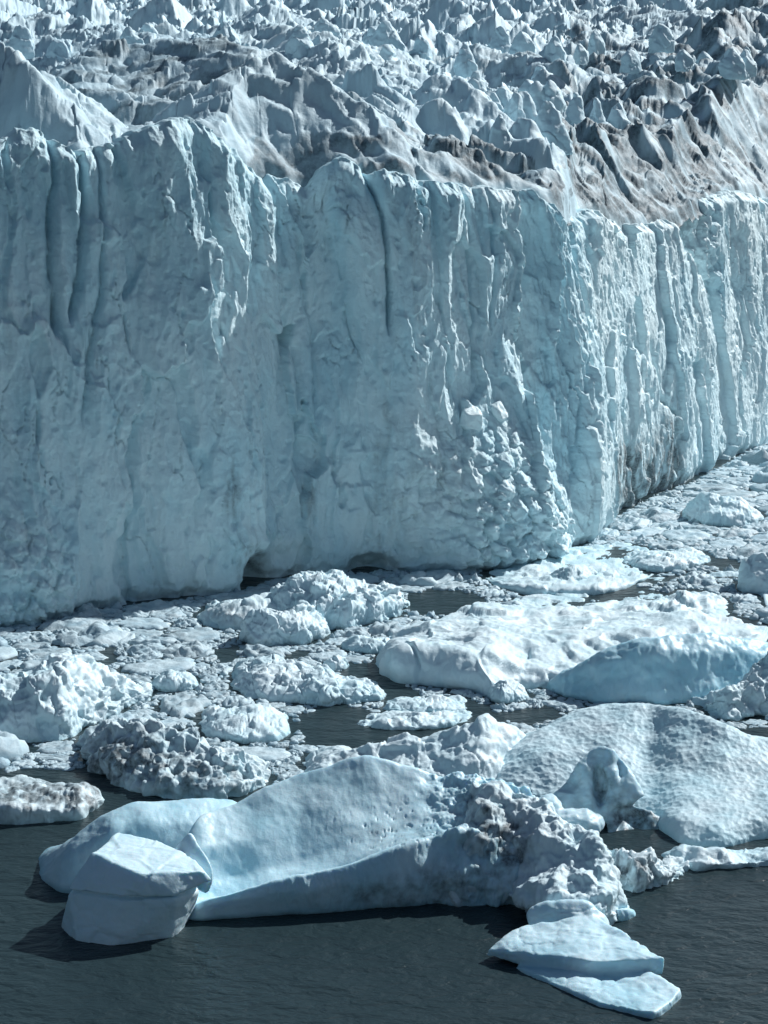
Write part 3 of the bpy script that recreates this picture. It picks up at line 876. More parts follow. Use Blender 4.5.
# grey twisted berg in front of it
fa_ = [P(543, 802, 196), P(560, 790, 197), P(584, 753, 198.3), P(604, 741, 199), P(619, 748, 198.6), P(631, 772, 197.5), P(650, 796, 195.4), P(638, 803, 195.2), P(610, 812, 195), P(600, 828, 194.2), P(556, 818, 195),
       P(590, 758, 202), P(626, 775, 202), P(642, 796, 200.5), P(560, 800, 200), P(600, 820, 202)]
ca_ = [P(606, 812, 196), P(640, 804, 196), P(663, 818, 195.6), P(664, 830, 194.6), P(640, 836, 193.8), P(606, 838, 193.2), Wz(606, 840, -.8), Wz(640, 838, -.8), Wz(664, 832, -.8), Wz(650, 815, -.8), P(620, 806, 199)]
v, qd = sdf_mesh([('hull', fa_, .22), ('ell', P(574, 824, 192.6), (3.0, 2.0, 1.5)), ('ell', P(548, 812, 194.0), (1.6, 1.8, 1.5)), ('hull', ca_, .12), ('cut', P(632, 819, 193.4), (2.6, 2.9, 1.55)),
                  ('cut', P(602, 784, 195.6), (1.0, 2.8, 2.6)), ('cut', P(565, 776, 196.0), (2.2, 2.8, 1.9)), ('cut', P(621, 768, 196.7), (.7, 1.9, 1.5))], .14)
n = vnormals(v, qd); v = v + n * surf_disp(v, n, [('fbm', 3, .45), ('fbm', 1.0, .03)], 32)[:, None]
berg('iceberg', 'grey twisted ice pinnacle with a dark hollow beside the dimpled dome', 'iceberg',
     [('iceberg', v, qd, M_SMOOTH, [(600, 785, 70, 60, .26), (636, 822, 28, 20, 1.4), (602, 780, 9, 22, .6)], .0)], 'the grey twisted pinnacle')  # wide blob is grime; smaller two paint shade into hollow and cleft

v, qd = loft(150, 80, (585, 686), [(585, 868), (610, 888), (640, 893), (665, 886), (686, 882)],
    [[(585, 862, .5), (615, 872, .3), (650, 876, .2), (670, 872, .2), (686, 875, .3)], [(585, 850, 2), (610, 845, 3), (630, 848, 3), (655, 860, 2), (672, 862, 1.5), (686, 872, .8)]],
    6, smooth=8, spec=ROUGHER, seed=33)
berg('ice_lump', 'small dirt-streaked ice lump at the right end of the foreground iceberg', 'ice chunk',
     [('x', v, qd, M_BERG, [(630, 868, 35, 14, .9)], .1)], 'the dirt-streaked lump')
v, qd = loft(160, 60, (664, 850), [(664, 862), (700, 872), (740, 871), (768, 867), (850, 866)],
    [[(664, 857, .3), (700, 864, .1), (768, 860, .1), (850, 858, .1)], [(664, 853, 1), (690, 851, 2), (740, 853, 2), (850, 850, 2)]], 5, smooth=6, spec=ROUGH, seed=34)
berg('ice_floe', 'long low white floe floating alone in dark water at the right edge', 'ice floe', [('x', v, qd, M_BERG, None, .1)], 'the long low floe')
v, qd = loft(60, 40, (606, 638), [(606, 920), (620, 924), (638, 918)], [[(606, 910, .3), (620, 905, .4), (638, 912, .3)]], 2.2, smooth=6, endw=(10, 10), spec=[('fbm', 2, .3)], seed=35)
berg('ice_chunk', 'small smooth ice chunk afloat against the right flank of the foreground iceberg', 'ice chunk', [('x', v, qd, M_SMOOTH, None, .1)])

# rough berg left of the dome
v, qd = loft(260, 110, (300, 530), [(300, 780), (400, 790), (480, 795), (530, 780)],
    [[(300, 772, .5), (360, 770, 1), (440, 765, 2), (500, 760, 2), (530, 770, 1)], [(300, 765, 2), (340, 748, 4), (390, 742, 5), (430, 735, 6), (460, 722, 7), (490, 714, 8), (510, 722, 8), (530, 745, 5)]],
    [(300, 10), (530, 16)], smooth=10, endw=(30, 20), spec=ROUGH, seed=36)
berg('iceberg', 'rough white iceberg rising behind the peak of the foreground ridge', 'iceberg', [('x', v, qd, M_BERG, [(360, 760, 50, 10, .3)], .05)], 'the rough berg behind the foreground ridge')

# --- wide tabular berg -----------------------------------------------
v, qd = loft(430, 170, (376, 768), [(376, 676), (400, 684), (440, 687), (490, 698), (520, 690), (570, 690), (650, 680), (768, 655)],
    [ [(376, 668, .5), (400, 668, .2), (440, 673, .2), (490, 682, .3), (530, 680, .8), (600, 675, 1), (768, 648, 1)],
      [(376, 660, 1.5), (392, 650, 2), (420, 645, 3), (460, 652, 3.5), (490, 666, 3.5), (530, 668, 4), (600, 662, 5), (768, 640, 4)],
      [(376, 655, 4), (400, 642, 8), (470, 640, 11), (530, 640, 14), (600, 636, 14), (700, 628, 12), (768, 636, 9)],
      [(376, 650, 6), (410, 632, 14), (470, 618, 28), (520, 608, 40), (580, 606, 44), (620, 596, 50), (690, 588, 54), (730, 598, 46), (768, 625, 24)] ],
    [(376, 16), (470, 44), (600, 62), (768, 50)], smooth=10, endw=(20, 24), under=.5,
    spec=[('fbm', 9, .8), ('facet', 6, .7), ('ridge', 3.5, .16), ('dimple', .8, .11), ('fbm', 1.5, .08)], seed=41,
    extra=lambda v: (lambda p: .9 * np.exp(-(((p[0] - 680) / 50) ** 2 + ((p[1] - 606) / 10) ** 2)) * (1 + fbm(v / 2, 3, 88)))(project(v)))
berg('iceberg', 'wide low tabular iceberg with a gently sloping rippled snow top', 'iceberg', [('x', v, qd, M_BERG, None, .05)], 'the wide tabular berg')

v, qd = loft(300, 130, (540, 840), [(540, 692), (600, 704), (660, 706), (720, 700), (768, 695), (840, 690)],
    [ [(540, 690, .2), (600, 694, .3), (680, 692, .3), (768, 682, .4), (840, 676, .4)],
      [(540, 686, .5), (590, 668, 1.6), (640, 650, 2.4), (700, 650, 2.4), (768, 655, 2.4), (840, 665, 2)],
      [(540, 683, 1.2), (580, 664, 2.6), (610, 648, 3.8), (640, 637, 4.6), (670, 632, 5), (720, 634, 5), (768, 640, 5), (840, 655, 4)] ],
    [(540, 10), (660, 18), (840, 14)], smooth=10, endw=(40, 40), spec=[('fbm', 5, .5), ('flute', 1.5, .08), ('fbm', 1.0, .08)], seed=42)
berg('iceberg', 'smooth blue domed iceberg with a shaded front near the right edge', 'iceberg', [('x', v, qd, M_SMOOTH, None, .55)], 'the smooth blue dome')

v, qd = loft(150, 120, (696, 850), [(696, 714), (730, 722), (768, 716), (850, 712)],
    [[(696, 708, .3), (730, 704, .5), (768, 690, 1), (850, 690, 1)], [(696, 704, 1), (725, 690, 2), (745, 676, 3), (758, 656, 4), (775, 650, 4), (850, 655, 4)]],
    10, smooth=6, endw=(20, 30), spec=ROUGHER, seed=43)
berg('iceberg', 'jagged crumbling iceberg cut off by the right edge in front of the blue dome', 'iceberg', [('x', v, qd, M_BERG, [(740, 705, 30, 12, .3)], .25)], 'the jagged berg at the right edge')

v, qd = loft(110, 80, (736, 850), [(736, 592), (768, 596), (850, 590)], [[(736, 585, .5), (755, 575, 1), (850, 570, 1)], [(736, 576, 2), (744, 556, 4), (768, 548, 5), (850, 550, 5)]], 9, smooth=8, endw=(14, 20), spec=ROUGH, seed=44)
berg('iceberg', 'steep small bright iceberg at the right edge behind the wide tabular berg', 'iceberg', [('x', v, qd, M_BERG, None, .1)], 'the steep berg at the right edge')
v, qd = loft(160, 90, (680, 764), [(680, 520), (710, 527), (745, 527), (764, 522)], [[(680, 515, .5), (710, 512, 1), (745, 515, 1), (764, 518, .5)], [(680, 510, 3), (692, 500, 5), (706, 490, 6), (722, 497, 6), (740, 496, 6), (755, 510, 4), (764, 514, 3)]], 12, smooth=8, endw=(12, 12), spec=ROUGH, seed=45)
berg('iceberg', 'small bright peaked iceberg floating close below the sunlit right cliff', 'iceberg', [('x', v, qd, M_BERG, None, .2)], 'the small peaked berg')

# --- middle left ------------------------------------------------------
v1, q1 = loft(260, 110, (262, 410), [(262, 625), (300, 632), (340, 630), (380, 622), (410, 610)],
    [[(262, 616, .5), (300, 612, .5), (340, 610, .5), (385, 606, .4), (410, 602, .3)], [(262, 600, 4), (300, 588, 4), (330, 590, 3), (360, 592, 2.5), (385, 590, 2), (410, 596, 1.5)],
     [(262, 594, 8), (285, 580, 10), (315, 570, 11), (335, 572, 10), (362, 586, 7), (385, 582, 5), (400, 588, 3), (410, 594, 2)]], [(262, 14), (330, 18), (410, 7)], smooth=5, endw=(14, 14), spec=[('fbm', 4, .8), ('facet', 3, 1.0), ('facet', 1.2, .25), ('crack', 2.5, .3), ('flute', 1.2, .12)], seed=51)
v2, q2 = loft(150, 90, (238, 332), [(238, 645), (260, 648), (300, 646), (332, 636)], [[(238, 636, .3), (250, 630, .5), (300, 632, .4), (332, 625, .3)], [(238, 630, 1), (246, 612, 2.5), (264, 604, 3.5), (280, 612, 2.5), (296, 600, 4), (315, 606, 4), (332, 618, 2)]], 8, smooth=8, endw=(12, 12), spec=[('fbm', 3, .5), ('facet', 2, .5), ('crack', 2, .3), ('fbm', .8, .1)], seed=52)
v3, q3 = loft(130, 60, (198, 285), [(198, 626), (230, 632), (285, 630)], [[(198, 622, .5), (240, 616, 1.5), (285, 615, 1)], [(198, 618, 2), (220, 604, 5), (260, 594, 7), (285, 590, 7)]], 14, smooth=8, endw=(16, 10), spec=ROUGH, seed=53)
berg('iceberg', 'bright ribbed iceberg with rounded front lobes just below the cave in the cliff', 'iceberg', [
    ('ribbed_crest', v1, q1, M_BERG, None, .15), ('front_lobe', v2, q2, M_BERG, None, .05), ('low_flank', v3, q3, M_BERG, [(230, 615, 30, 14, .5)], .1, 'low dirty flank')], 'the ribbed berg below the cave')

v, qd = loft(260, 100, (230, 386), [(230, 694), (270, 702), (330, 708), (386, 700)], [[(230, 688, .5), (270, 692, .5), (330, 696, .3), (386, 696, .3)], [(230, 682, 2), (250, 672, 4), (300, 674, 4), (350, 684, 2.5), (386, 692, 1)], [(230, 676, 6), (242, 664, 10), (262, 656, 12), (310, 662, 11), (350, 674, 7), (375, 686, 3), (386, 690, 2)]], [(230, 16), (386, 8)], smooth=10, endw=(16, 20), spec=[('fbm', 4, .6), ('facet', 2.6, .5), ('ridge', 1.8, .15), ('crack', 3, .3), ('fbm', .8, .06)], seed=54)
berg('iceberg', 'rounded pale iceberg sloping to open water in the middle of the pack', 'iceberg', [('x', v, qd, M_BERG, None, .1)], 'the rounded pale berg in mid pack')

v, qd = loft(300, 150, (-60, 156), [(-60, 745), (0, 746), (60, 742), (100, 722), (130, 708), (156, 700)],
    [[(-60, 725, .5), (0, 726, .6), (55, 724, .6), (100, 706, .4), (130, 698, .3), (156, 694, .2)], [(-60, 690, 3), (0, 690, 3), (40, 678, 3.5), (60, 674, 3.5), (100, 690, 2), (130, 690, 1.2), (156, 690, 1)],
     [(-60, 675, 8), (0, 674, 8), (30, 668, 9), (50, 655, 10), (80, 653, 9), (105, 668, 6), (130, 682, 3), (156, 687, 2)]], [(-60, 16), (60, 18), (156, 7)], smooth=6, endw=(20, 18), spec=[('fbm', 3.5, .8), ('facet', 3.0, .8), ('facet', 1.1, .15), ('crack', 2.6, .2), ('dimple', .6, .10), ('pit', 1.4, .25)], seed=55)
berg('iceberg', 'lumpy white iceberg with a pitted shaded flank at the left edge', 'iceberg', [('x', v, qd, M_BERG, [(115, 700, 25, 14, .4)], .1)], 'the lumpy berg at the left edge')

v, qd = loft(300, 140, (80, 270), [(80, 765), (120, 788), (160, 800), (220, 802), (270, 788)],
    [[(80, 755, .5), (120, 772, .5), (160, 786, .3), (220, 788, .3), (270, 778, .3)], [(80, 745, 2), (105, 740, 4), (160, 762, 3.5), (220, 766, 3), (270, 770, 1.5)],
     [(80, 738, 4), (100, 724, 8), (125, 717, 10), (160, 720, 10), (185, 735, 8), (215, 742, 6.5), (245, 752, 4.5), (270, 766, 2.5)]], [(80, 14), (130, 18), (270, 8)], smooth=8, endw=(18, 18), spec=[('fbm', 3, .7), ('facet', 2.2, .5), ('pit', 1.9, 1.0), ('pit', 1.1, .4), ('lump', .6, .10)], seed=56)
berg('iceberg', 'grimy pitted iceberg full of dark melt holes beside the dirty left floe', 'iceberg', [('x', v, qd, M_BERG, [(130, 750, 45, 26, 1.1), (200, 775, 55, 22, .9), (100, 770, 25, 14, 1.1)], .05)], 'the grimy pitted berg')

v, qd = loft(200, 70, (-70, 104), [(-70, 824), (0, 826), (50, 824), (80, 822), (104, 806)], [[(-70, 808, .2), (0, 808, .1), (60, 810, .1), (88, 806, .2), (104, 797, .3)], [(-70, 790, 5), (0, 788, 5), (60, 788, 5), (104, 792, 1.5)], [(-70, 778, 9), (0, 776, 9), (40, 778, 8), (80, 784, 5), (104, 790, 2)]], [(-70, 16), (104, 7)], smooth=5, endw=(20, 14), under=.8, spec=[('fbm', 3, .35), ('lump', 1.0, .25), ('pit', 1.0, .25)], seed=57)
berg('ice_floe', 'dirty grey slab of ice with a flat speckled top at the left edge', 'ice floe', [('x', v, qd, M_BERG, [(20, 795, 70, 16, 1.5), (80, 797, 30, 12, 1.2)], .0)], 'the dirty slab at the left edge')

for a in [  # flatter floes one can pick out
    ((196, 292), [(196, 735), (240, 746), (292, 742)], [[(196, 728, .3), (240, 735, .2), (292, 733, .2)], [(196, 718, 4), (230, 708, 7), (270, 702, 9), (292, 718, 5)]], 13, 'flat ribbed floe lying between the rounded pale berg and the pitted berg', 61),
    ((352, 478), [(352, 728), (420, 732), (478, 722)], [[(352, 724, .3), (420, 726, .2), (478, 718, .2)], [(352, 720, 2), (400, 712, 4), (450, 714, 3), (478, 714, 2)]], 7, 'thin flat floe surrounded by dark open water in mid picture', 62),
    ((380, 474), [(380, 712), (420, 716), (474, 712)], [[(380, 708, .3), (420, 711, .2), (474, 708, .2)], [(380, 705, 2), (410, 698, 4), (440, 696, 4), (474, 704, 2)]], 7, 'narrow white floe drifting just under the left end of the wide tabular berg', 63),
    ((484, 528), [(484, 700), (505, 706), (528, 700)], [[(484, 690, .3), (505, 692, .3), (528, 692, .3)], [(484, 684, 1.5), (500, 676, 3), (515, 678, 3), (528, 686, 1.5)]], 5, 'squat bright block against the front of the wide tabular berg', 64),
    ((480, 660), [(480, 590), (540, 598), (600, 596), (660, 584)], [[(480, 584, .5), (540, 588, .5), (600, 586, .5), (660, 578, .5)], [(480, 576, 8), (520, 572, 12), (580, 560, 24), (620, 552, 30), (660, 566, 12)]], 36, 'broad heaped floe between the sunlit cliff corner and the tabular berg', 65),
    ((545, 600), [(545, 585), (570, 590), (600, 584)], [[(545, 578, .4), (570, 576, .6), (600, 578, .4)], [(545, 574, 2), (560, 566, 4), (580, 563, 5), (600, 574, 2)]], 8, 'humped white chunk riding on the broad heaped floe', 66),
    ((620, 712), [(620, 566), (660, 574), (712, 566)], [[(620, 562, .4), (660, 566, .4), (712, 560, .4)], [(620, 558, 4), (650, 552, 8), (690, 550, 9), (712, 556, 4)]], 14, 'low white floe heaped below the sunlit right cliff', 67),
    ((320, 350), [(320, 670), (335, 673), (350, 668)], [[(320, 664, .3), (335, 662, .3), (350, 663, .3)], [(320, 660, 1), (335, 652, 2), (350, 658, 1)]], 4, 'small rounded chunk behind the rounded pale berg', 68),
    ((150, 200), [(150, 690), (170, 694), (200, 690)], [[(150, 684, .3), (175, 680, .3), (200, 682, .3)], [(150, 680, 2), (168, 668, 4), (185, 672, 4), (200, 678, 2)]], 7, 'rugged white chunk just right of the lumpy left berg', 69),
    ((340, 400), [(340, 652), (370, 655), (400, 650)], [[(340, 646, .3), (370, 646, .3), (400, 645, .3)], [(340, 642, 1.5), (365, 634, 3), (400, 642, 1.5)]], 6, 'round-topped floe just left of the wide tabular berg', 70),
]:
    v, qd = loft(110, 60, a[0], a[1], a[2], a[3], smooth=6, endw=((a[0][1] - a[0][0]) * .3,) * 2, spec=[('fbm', 3, .4), ('facet', 1.8, .4), ('crack', 1.8, .2), ('fbm', .6, .06)], seed=a[5])
    berg('ice_floe', a[4], 'ice floe', [('x', v, qd, M_BERG, None, .1)], '-')

# blades of ice standing free on the glacier, parts of it
MORE = ()
_r = np.random.default_rng(77)
for k_ in range(30):
    tx_ = 318 + 240 * (k_ + _r.random() * .9) / 30; ty_ = 66 + 42 * _r.random() + .12 * max(0, tx_ - 470)
    h_ = 24 + 26 * _r.random()
    MORE += ((tx_, ty_, ty_ + h_, h_ * (.38 + .3 * _r.random()), 352 + 34 * (106 - ty_) / 40, 40 + k_),)
for k_ in range(26):
    tx_ = 768 * (k_ + _r.random()) / 26; ty_ = 14 + 34 * _r.random(); h_ = 12 + 14 * _r.random()
    MORE += ((tx_, ty_, ty_ + h_, h_ * (.45 + .35 * _r.random()), 640 - 3.6 * ty_, 70 + k_),)
for (tx, ty, by, wd, Yd, sd_) in ((575, 90, 134, 15, 420, 1), (597, 95, 134, 13, 424, 2), (618, 99, 134, 15, 428, 3), (548, 104, 136, 14, 415, 4), (478, 98, 138, 12, 372, 5),
                                  (462, 84, 130, 14, 378, 6), (505, 108, 140, 12, 368, 7), (426, 84, 128, 16, 382, 8), (398, 92, 126, 12, 384, 9), (540, 64, 92, 16, 500, 10), (352, 84, 112, 12, 372, 11),
                                  (655, 54, 78, 18, 560, 12), (705, 48, 74, 16, 570, 13), (600, 50, 76, 20, 560, 14), (20, 22, 46, 16, 470, 15), (130, 24, 44, 15, 480, 16), (225, 18, 40, 18, 490, 17), (300, 24, 46, 16, 480, 18), (385, 18, 44, 20, 520, 19)) + MORE:
    rs_ = np.random.default_rng(sd_ * 13 + 5)
    j = lambda a: (rs_.random() - .5) * a
    pts = [P(tx - wd * .12, ty + 1, Yd), P(tx + wd * .14, ty + 2 + j(3), Yd + .6), P(tx - wd * .45, (ty * .6 + by * .4) + j(8), Yd - .5), P(tx + wd * .5, (ty * .55 + by * .45) + j(8), Yd - .3)]
    for k_ in range(5):
        pts.append(P(tx + wd * (-.9 + .45 * k_) + j(4), by + j(5), Yd - 2.2 + abs(k_ - 2) * .8))
    pts += [P(tx - wd * .8, by, Yd + 5), P(tx + wd * .9, by, Yd + 5), P(tx - wd, by + 12, Yd), P(tx + wd, by + 12, Yd), P(tx, by + 12, Yd - 2.5), P(tx + j(8), (ty + by) / 2, Yd + 3.2), P(tx + j(8), (ty * .3 + by * .7), Yd - 1.8)]
    v, qd = sdf_mesh([('hull', pts, .10)], .24)
    n = vnormals(v, qd); v = v + n * surf_disp(v, n, [('fbm', 6, .5), ('facet', 3.2, .55), ('ridge', 1.2, .08)], 300 + sd_)[:, None]
    link('ice_spire', mesh_from('ice_spire', v - GL, qd, mat=M_FIELD, attrs={'dirt': np.zeros(len(v)), 'blue_tint': np.full(len(v), .1)}), glacier)

# ice boulders perched on the slumped rubble at the foot of the wall
for (bx, by, dY, r, lab) in ((470, 420, -5.2, 2.3, 'left of the two ice boulders perched on the slumped rubble at the cliff foot'),
                             (497, 415, -5.4, 2.0, 'right of the two ice boulders perched on the slumped rubble at the cliff foot')):
    k = np.argmin((cpx[:len(V)] - bx) ** 2 + (cpy[:len(V)] - by) ** 2)
    c = VV[k] + np.array([.2, .9, 0])
    rr_ = np.random.default_rng(int(bx))
    pts = [c + np.array(d) * r * (.8 + .4 * rr_.random()) * [1, .9, 1.15] for d in rr_.normal(size=(22, 3)) / 1.0 for d in [d / np.linalg.norm(d)]]
    v, qd = sdf_mesh([('hull', pts, .12)], .16)
    v = v.copy(); n = vnormals(v, qd); v += n * surf_disp(v, n, [('fbm', 2, .25), ('lump', .8, .1)], 5)[:, None]
    me = mesh_from('ice_boulder', v - c, qd, mat=M_WALL, attrs={'dirt': np.zeros(len(v)), 'blue_tint': np.zeros(len(v))})
    tag(link('ice_boulder', me, None, c), lab, 'ice boulder', 'ice boulders on the rubble at the cliff foot')

# ------------------------------------------------------------------ brash ice
RES = .2
X0, X1, Y0, Y1 = -75., 130., 195., 470.
nx, ny = int((X1 - X0) / RES), int((Y1 - Y0) / RES)
occ = np.zeros((nx, ny), bool)
cxs = X0 + (np.arange(nx) + .5) * RES; cys = Y0 + (np.arange(ny) + .5) * RES
CX, CY = np.meshgrid(cxs, cys, indexing='ij')
gpx, gpy = project(np.stack([CX, CY, np.zeros_like(CX)], -1))
lower = np.interp(gpx, [-400, 0, 60, 95, 110, 160, 270, 330, 480, 560, 700, 768, 1100], [772, 772, 772, 762, 770, 800, 796, 780, 770, 745, 730, 725, 720])
occ |= gpy > lower + 5 * perlin(np.column_stack([CX.ravel() / 4, CY.ravel() / 9, CX.ravel() * 0]), 3).reshape(CX.shape)
# behind the cliff line
wall = np.interp(np.arctan2(CX, CY), np.arctan2(pf[:, 0], pf[:, 1]), np.linalg.norm(pf, axis=1))
occ |= np.hypot(CX, CY) > wall - .6
jit = np.column_stack([CX.ravel() / 3, CY.ravel() / 6, CX.ravel() * 0])
jx = 9 * fbm(jit, 3, 5).reshape(CX.shape); jy = 4 * fbm(jit + 20, 3, 6).reshape(CX.shape)


def in_poly(x, y, poly):
    r = np.zeros(x.shape, bool); j = len(poly) - 1
    for i in range(len(poly)):
        (xi, yi), (xj, yj) = poly[i], poly[j]
        if yi != yj:
            r ^= ((yi > y) != (yj > y)) & (x < (xj - xi) * (y - yi) / (yj - yi) + xi)
        j = i
    return r


for poly in ([(404, 598), (425, 590), (475, 594), (484, 604), (470, 613), (415, 616)], [(588, 590), (630, 586), (652, 592), (640, 600), (596, 602)],
             [(700, 566), (728, 558), (748, 566), (720, 572)], [(332, 668), (372, 664), (400, 678), (420, 700), (384, 704), (372, 690)],
             [(296, 714), (345, 708), (400, 716), (488, 704), (500, 728), (470, 744), (370, 748), (300, 746)], [(492, 712), (545, 708), (560, 718), (520, 728)],
             [(744, 628), (790, 624), (790, 640), (750, 638)], [(96, 650), (112, 646), (118, 664), (104, 668)], [(640, 555), (665, 549), (672, 556)],
             [(272, 664), (300, 650), (310, 656)], [(215, 650), (236, 646), (240, 660), (222, 664)]):
    occ |= in_poly(gpx + jx, gpy + jy, poly)
for f in OCC:
    ix = ((f[:, 0] - X0) / RES).astype(int); iy = ((f[:, 1] - Y0) / RES).astype(int)
    m = (ix > 1) & (ix < nx - 2) & (iy > 1) & (iy < ny - 2)
    for a in (-1, 0, 1):
        for b in (-1, 0, 1):
            occ[ix[m] + a, iy[m] + b] = True

floes = []
ANG = np.linspace(0, 2 * np.pi, 12, endpoint=False)
RING = [(0, 0)] + [(math.cos(a), math.sin(a)) for a in ANG] + [(.55 * math.cos(a), .55 * math.sin(a)) for a in ANG[::2]]
RING = np.array(RING)
free = np.argwhere(~occ)
vis = lambda x, y: True
for rad, tries in ((3.6, 500), (2.8, 900), (2.2, 1800), (1.7, 4000), (1.3, 7000), (1.0, 12000), (.75, 22000), (.55, 36000), (.4, 60000), (.28, 50000)):
    free = np.argwhere(~occ)
    if len(free) == 0: break
    pick = free[rng.integers(0, len(free), tries)]
    rads = rad * (.85 + .35 * rng.random(tries)); els = 1.0 + .9 * rng.random(tries); rots = rng.normal(.35, .6, tries)
    for (ix, iy), r, el, ro in zip(pick, rads, els, rots):
        if occ[ix, iy]: continue
        c, s = math.cos(ro), math.sin(ro)
        pa = RING * [r * el ** .5, r / el ** .5] * .93
        qx = (ix + (pa[:, 0] * c - pa[:, 1] * s) / RES).astype(int); qy = (iy + (pa[:, 0] * s + pa[:, 1] * c) / RES).astype(int)
        if qx.min() < 2 or qy.min() < 2 or qx.max() >= nx - 2 or qy.max() >= ny - 2 or occ[qx, qy].any(): continue
        x, y = cxs[ix], cys[iy]
        floes.append((x, y, r, el, ro))
        k = int(r * el ** .5 / RES) + 1
        sl = (slice(max(ix - k, 0), ix + k + 1), slice(max(iy - k, 0), iy + k + 1))
        ddx = CX[sl] - x; ddy = CY[sl] - y
        occ[sl] |= ((ddx * c + ddy * s) / (r * el ** .5)) ** 2 + ((-ddx * s + ddy * c) / (r / el ** .5)) ** 2 < .95
print('floes', len(floes))


def floe_mesh(seed, na, nr, hgt, pw, lump):
    rs = np.random.default_rng(seed)
    th = np.linspace(0, 2 * np.pi, na, endpoint=False)
    k = rs.integers(5, 8); va = np.sort(rs.random(k) * 2 * np.pi)
    out = 1 + .24 * np.interp(th, va, rs.random(k) * 2 - 1, period=2 * np.pi) + .07 * rs.normal(size=na)
    rho = np.concatenate([np.linspace(.12, 1, nr) ** .8, [1.03, .9]])
    v = [[0, 0, hgt]]
    for j, r in enumerate(rho):
        z = hgt * (1 - r ** pw) * np.ones(na) + .05 if j < nr - 1 else np.full(na, [hgt * .35, -.05, -.35][j - nr + 1])
        v += np.column_stack([np.cos(th) * out * r, np.sin(th) * out * r, z]).tolist()
    v = np.array(v)
    nz = fbm(v * [2.2, 2.2, 1] + seed * 7.7, 3, seed) * lump
    f1, _, r3, _ = worley(v * [1.6, 1.6, 1] + seed * 3.1, seed, 2)
    nz += lump * .9 * (.5 - f1) + lump * .8 * (r3[0] - .5)
    up = v[:, 2] > .02
    v[up, 2] = np.maximum(v[up, 2] + nz[up], .04)
    nrr = len(rho)
    idx = 1 + np.arange(nrr * na).reshape(nrr, na)
    nxt = np.roll(idx, -1, 1)
    quads = np.stack([idx[:-1], idx[1:], nxt[1:], nxt[:-1]], -1).reshape(-1, 4)
    tris = np.stack([np.zeros(na, int), idx[0], nxt[0]], 1)
    return v, quads, tris


HI = [floe_mesh(200 + i, 40, 13, [.14, .18, .24, .36, .16][i % 5], [12, 9, 6, 3, 10][i % 5], [.10, .14, .2, .28, .14][i % 5]) for i in range(15)]
LO = [floe_mesh(300 + i, 11, 3, [.25, .35, .5, .7][i % 4], [9, 7, 4, 2.5][i % 4], [.15, .2, .3, .4][i % 4]) for i in range(24)]
MID = [floe_mesh(400 + i, 18, 5, [.17, .26, .4, .2][i % 4], [11, 8, 4, 9][i % 4], [.10, .16, .26, .12][i % 4]) for i in range(18)]
HI_ME = []
for i, (v, qd, tr) in enumerate(HI):
    for dl in (0., .35):
        dd = dl * np.clip(.5 + fbm(v * 2 + i, 3, i), 0, 1)
        HI_ME.append(mesh_from('ice_floe', v, qd, tr, M_FLOE, {'dirt': dd, 'blue_tint': np.clip(.2 + .6 * fbm(v * 1.5 + i, 3, 3), 0, 1)}))
# the 300 that show largest become things of their own
fa = np.array(floes)
fpx, fpy = project(np.column_stack([fa[:, 0], fa[:, 1], np.zeros(len(fa))]))
infr = (fpx > 2) & (fpx < 766)
size = np.where(infr, fa[:, 2] / fa[:, 1] ** 1.5, 0)
order = np.argsort(-size)
big = order[:300]; rest = order[300:]


def zone(x, y):
    best = None
    for (a, b, c, d, ph) in LAND:
        dx = max(a - x, 0, x - b); dy = max(c - y, 0, y - d) * 2.2
        dd = math.hypot(dx, dy)
        if best is None or dd < best[0]:
            best = (dd, a, b, c, d, ph)
    return best


used = {}
SIZEW = ['widest', 'second widest', 'third widest']
assign = {}
for i in big:
    dd, a, b, c, d, ph = zone(fpx[i], fpy[i])
    cliffy = np.interp(fpx[i], basepx[:, 0], basepx[:, 1])
    if fpy[i] - cliffy < 26:
        ph = 'the foot of the shaded cliff' if fpx[i] < 560 else 'the foot of the sunlit cliff'
        rel = 'along'
    elif fpx[i] < a: rel = 'left of'
    elif fpx[i] > b: rel = 'right of'
    elif fpy[i] > (c + d) / 2: rel = 'in front of'
    else: rel = 'behind'
    assign.setdefault((rel, ph), []).append(i)
for (rel, ph), lst in assign.items():
    for k, i in enumerate(lst):
        x, y, r, el, ro = fa[i]
        o = link('ice_floe', HI_ME[int(i) * 7 % len(HI_ME)], None, (x, y, 0))
        hs = .9 + 1.1 * random.random()
        o.rotation_euler = (0, 0, ro); o.scale = (r * el ** .5, r / el ** .5, max(.7, r * .5) * hs)
        if k < 3 and len(lst) > 1:
            lab = f'{SIZEW[k]} of the small floes {rel} {ph}'
        elif len(lst) == 1:
            lab = f'lone small white floe {rel} {ph}'
        else:
            lab = f'one of the lesser brash floes {rel} {ph}'
        tag(o, lab, 'ice floe', f'floes {rel} {ph}')
vs, qs, ts, ds, es = [], [], [], [], []
nv = 0
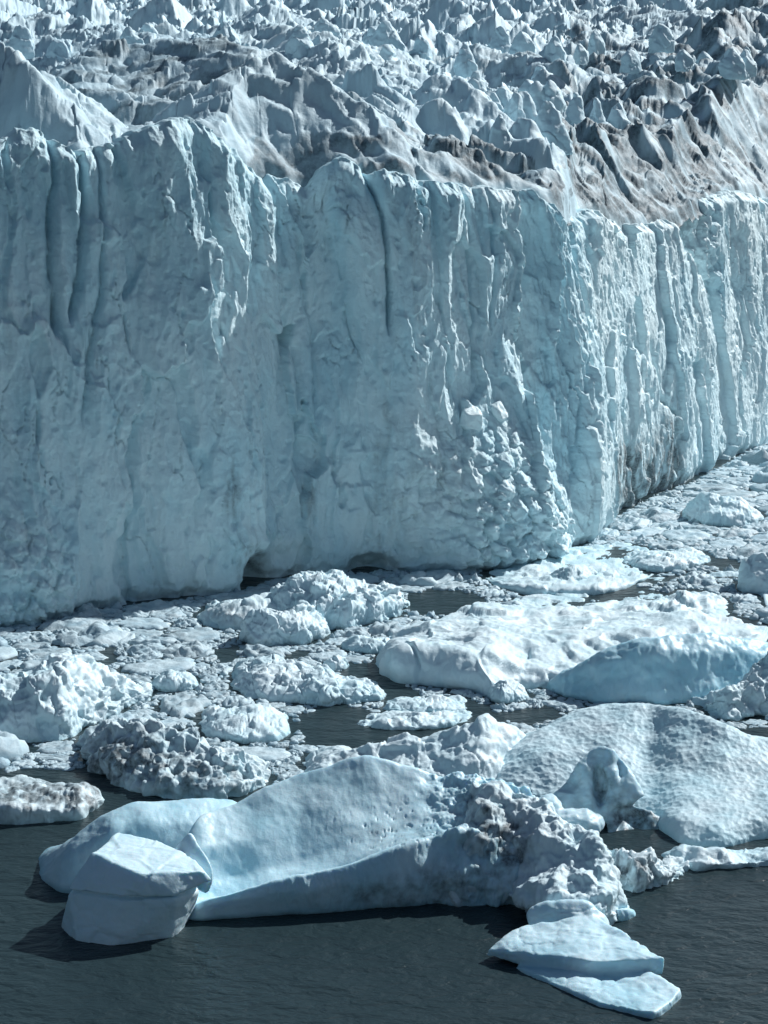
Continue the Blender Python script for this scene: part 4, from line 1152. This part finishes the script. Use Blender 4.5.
for i in rest:
    x, y, r, el, ro = fa[i]
    v, qd, tr = (MID if r > .8 else LO)[int(rng.integers(0, 18))]
    c, s = math.cos(ro), math.sin(ro)
    h = max(.35, r * .9) * (.55 + 1.5 * rng.random() ** 2)
    a = v * [r * el ** .5, r / el ** .5, h]
    p = np.column_stack([a[:, 0] * c - a[:, 1] * s + x, a[:, 0] * s + a[:, 1] * c + y, a[:, 2]])
    vs.append(p); qs.append(qd + nv); ts.append(tr + nv); nv += len(v)
    ds.append(np.full(len(v), .45 * (rng.random() < .22) * rng.random())); es.append(np.full(len(v), rng.random() * .8))
o = link('brash_ice', mesh_from('brash_ice', np.concatenate(vs), np.concatenate(qs), np.concatenate(ts), M_FLOE,
                                {'dirt': np.concatenate(ds), 'blue_tint': np.concatenate(es)}))
o['kind'] = 'stuff'
tag(o, 'packed small brash ice drifting between the bergs and the cliff', 'brash ice')

# ------------------------------------------------------------------ light
SUN_AZ = math.atan2(.80, .60)      # from +Y towards +X
SUN_EL = R(39)
wd = bpy.data.worlds.new('World'); SC.world = wd; wd.use_nodes = True
nt = wd.node_tree
bg = nt.nodes['Background']; bg.inputs['Strength'].default_value = .05
sk = nt.nodes.new('ShaderNodeTexSky'); sk.sky_type = 'NISHITA'; sk.sun_disc = False
sk.sun_elevation = SUN_EL; sk.sun_rotation = SUN_AZ
sk.air_density = 1.0; sk.dust_density = 1.0; sk.ozone_density = 1.0
nt.links.new(sk.outputs[0], bg.inputs['Color'])
sd = Vector((math.sin(SUN_AZ) * math.cos(SUN_EL), math.cos(SUN_AZ) * math.cos(SUN_EL), math.sin(SUN_EL)))
sl = bpy.data.lights.new('sun', 'SUN'); sl.energy = 4.9; sl.angle = R(.53); sl.color = (1, .995, .985)
so = bpy.data.objects.new('sun', sl); so.rotation_euler = (-sd).to_track_quat('-Z', 'Y').to_euler(); so.location = (0, 0, 300)
COL.objects.link(so)

# ------------------------------------------------------------------ camera
cam = bpy.data.cameras.new('camera'); cam.sensor_fit = 'VERTICAL'; cam.sensor_height = 24; cam.angle = VFOV
cam.clip_end = 8000; cam.clip_start = .5
co = bpy.data.objects.new('camera', cam); co.location = (0, 0, CAM_H); co.rotation_euler = (R(90) - PITCH, 0, 0)
COL.objects.link(co); SC.camera = co
SC.view_settings.view_transform = 'Standard'
SC.view_settings.look = 'None'; SC.view_settings.exposure = .12; SC.view_settings.gamma = 1
SC.view_settings.use_curve_mapping = False
SC.render.resolution_x = 768; SC.render.resolution_y = 1024
SC.cycles.use_denoising = True
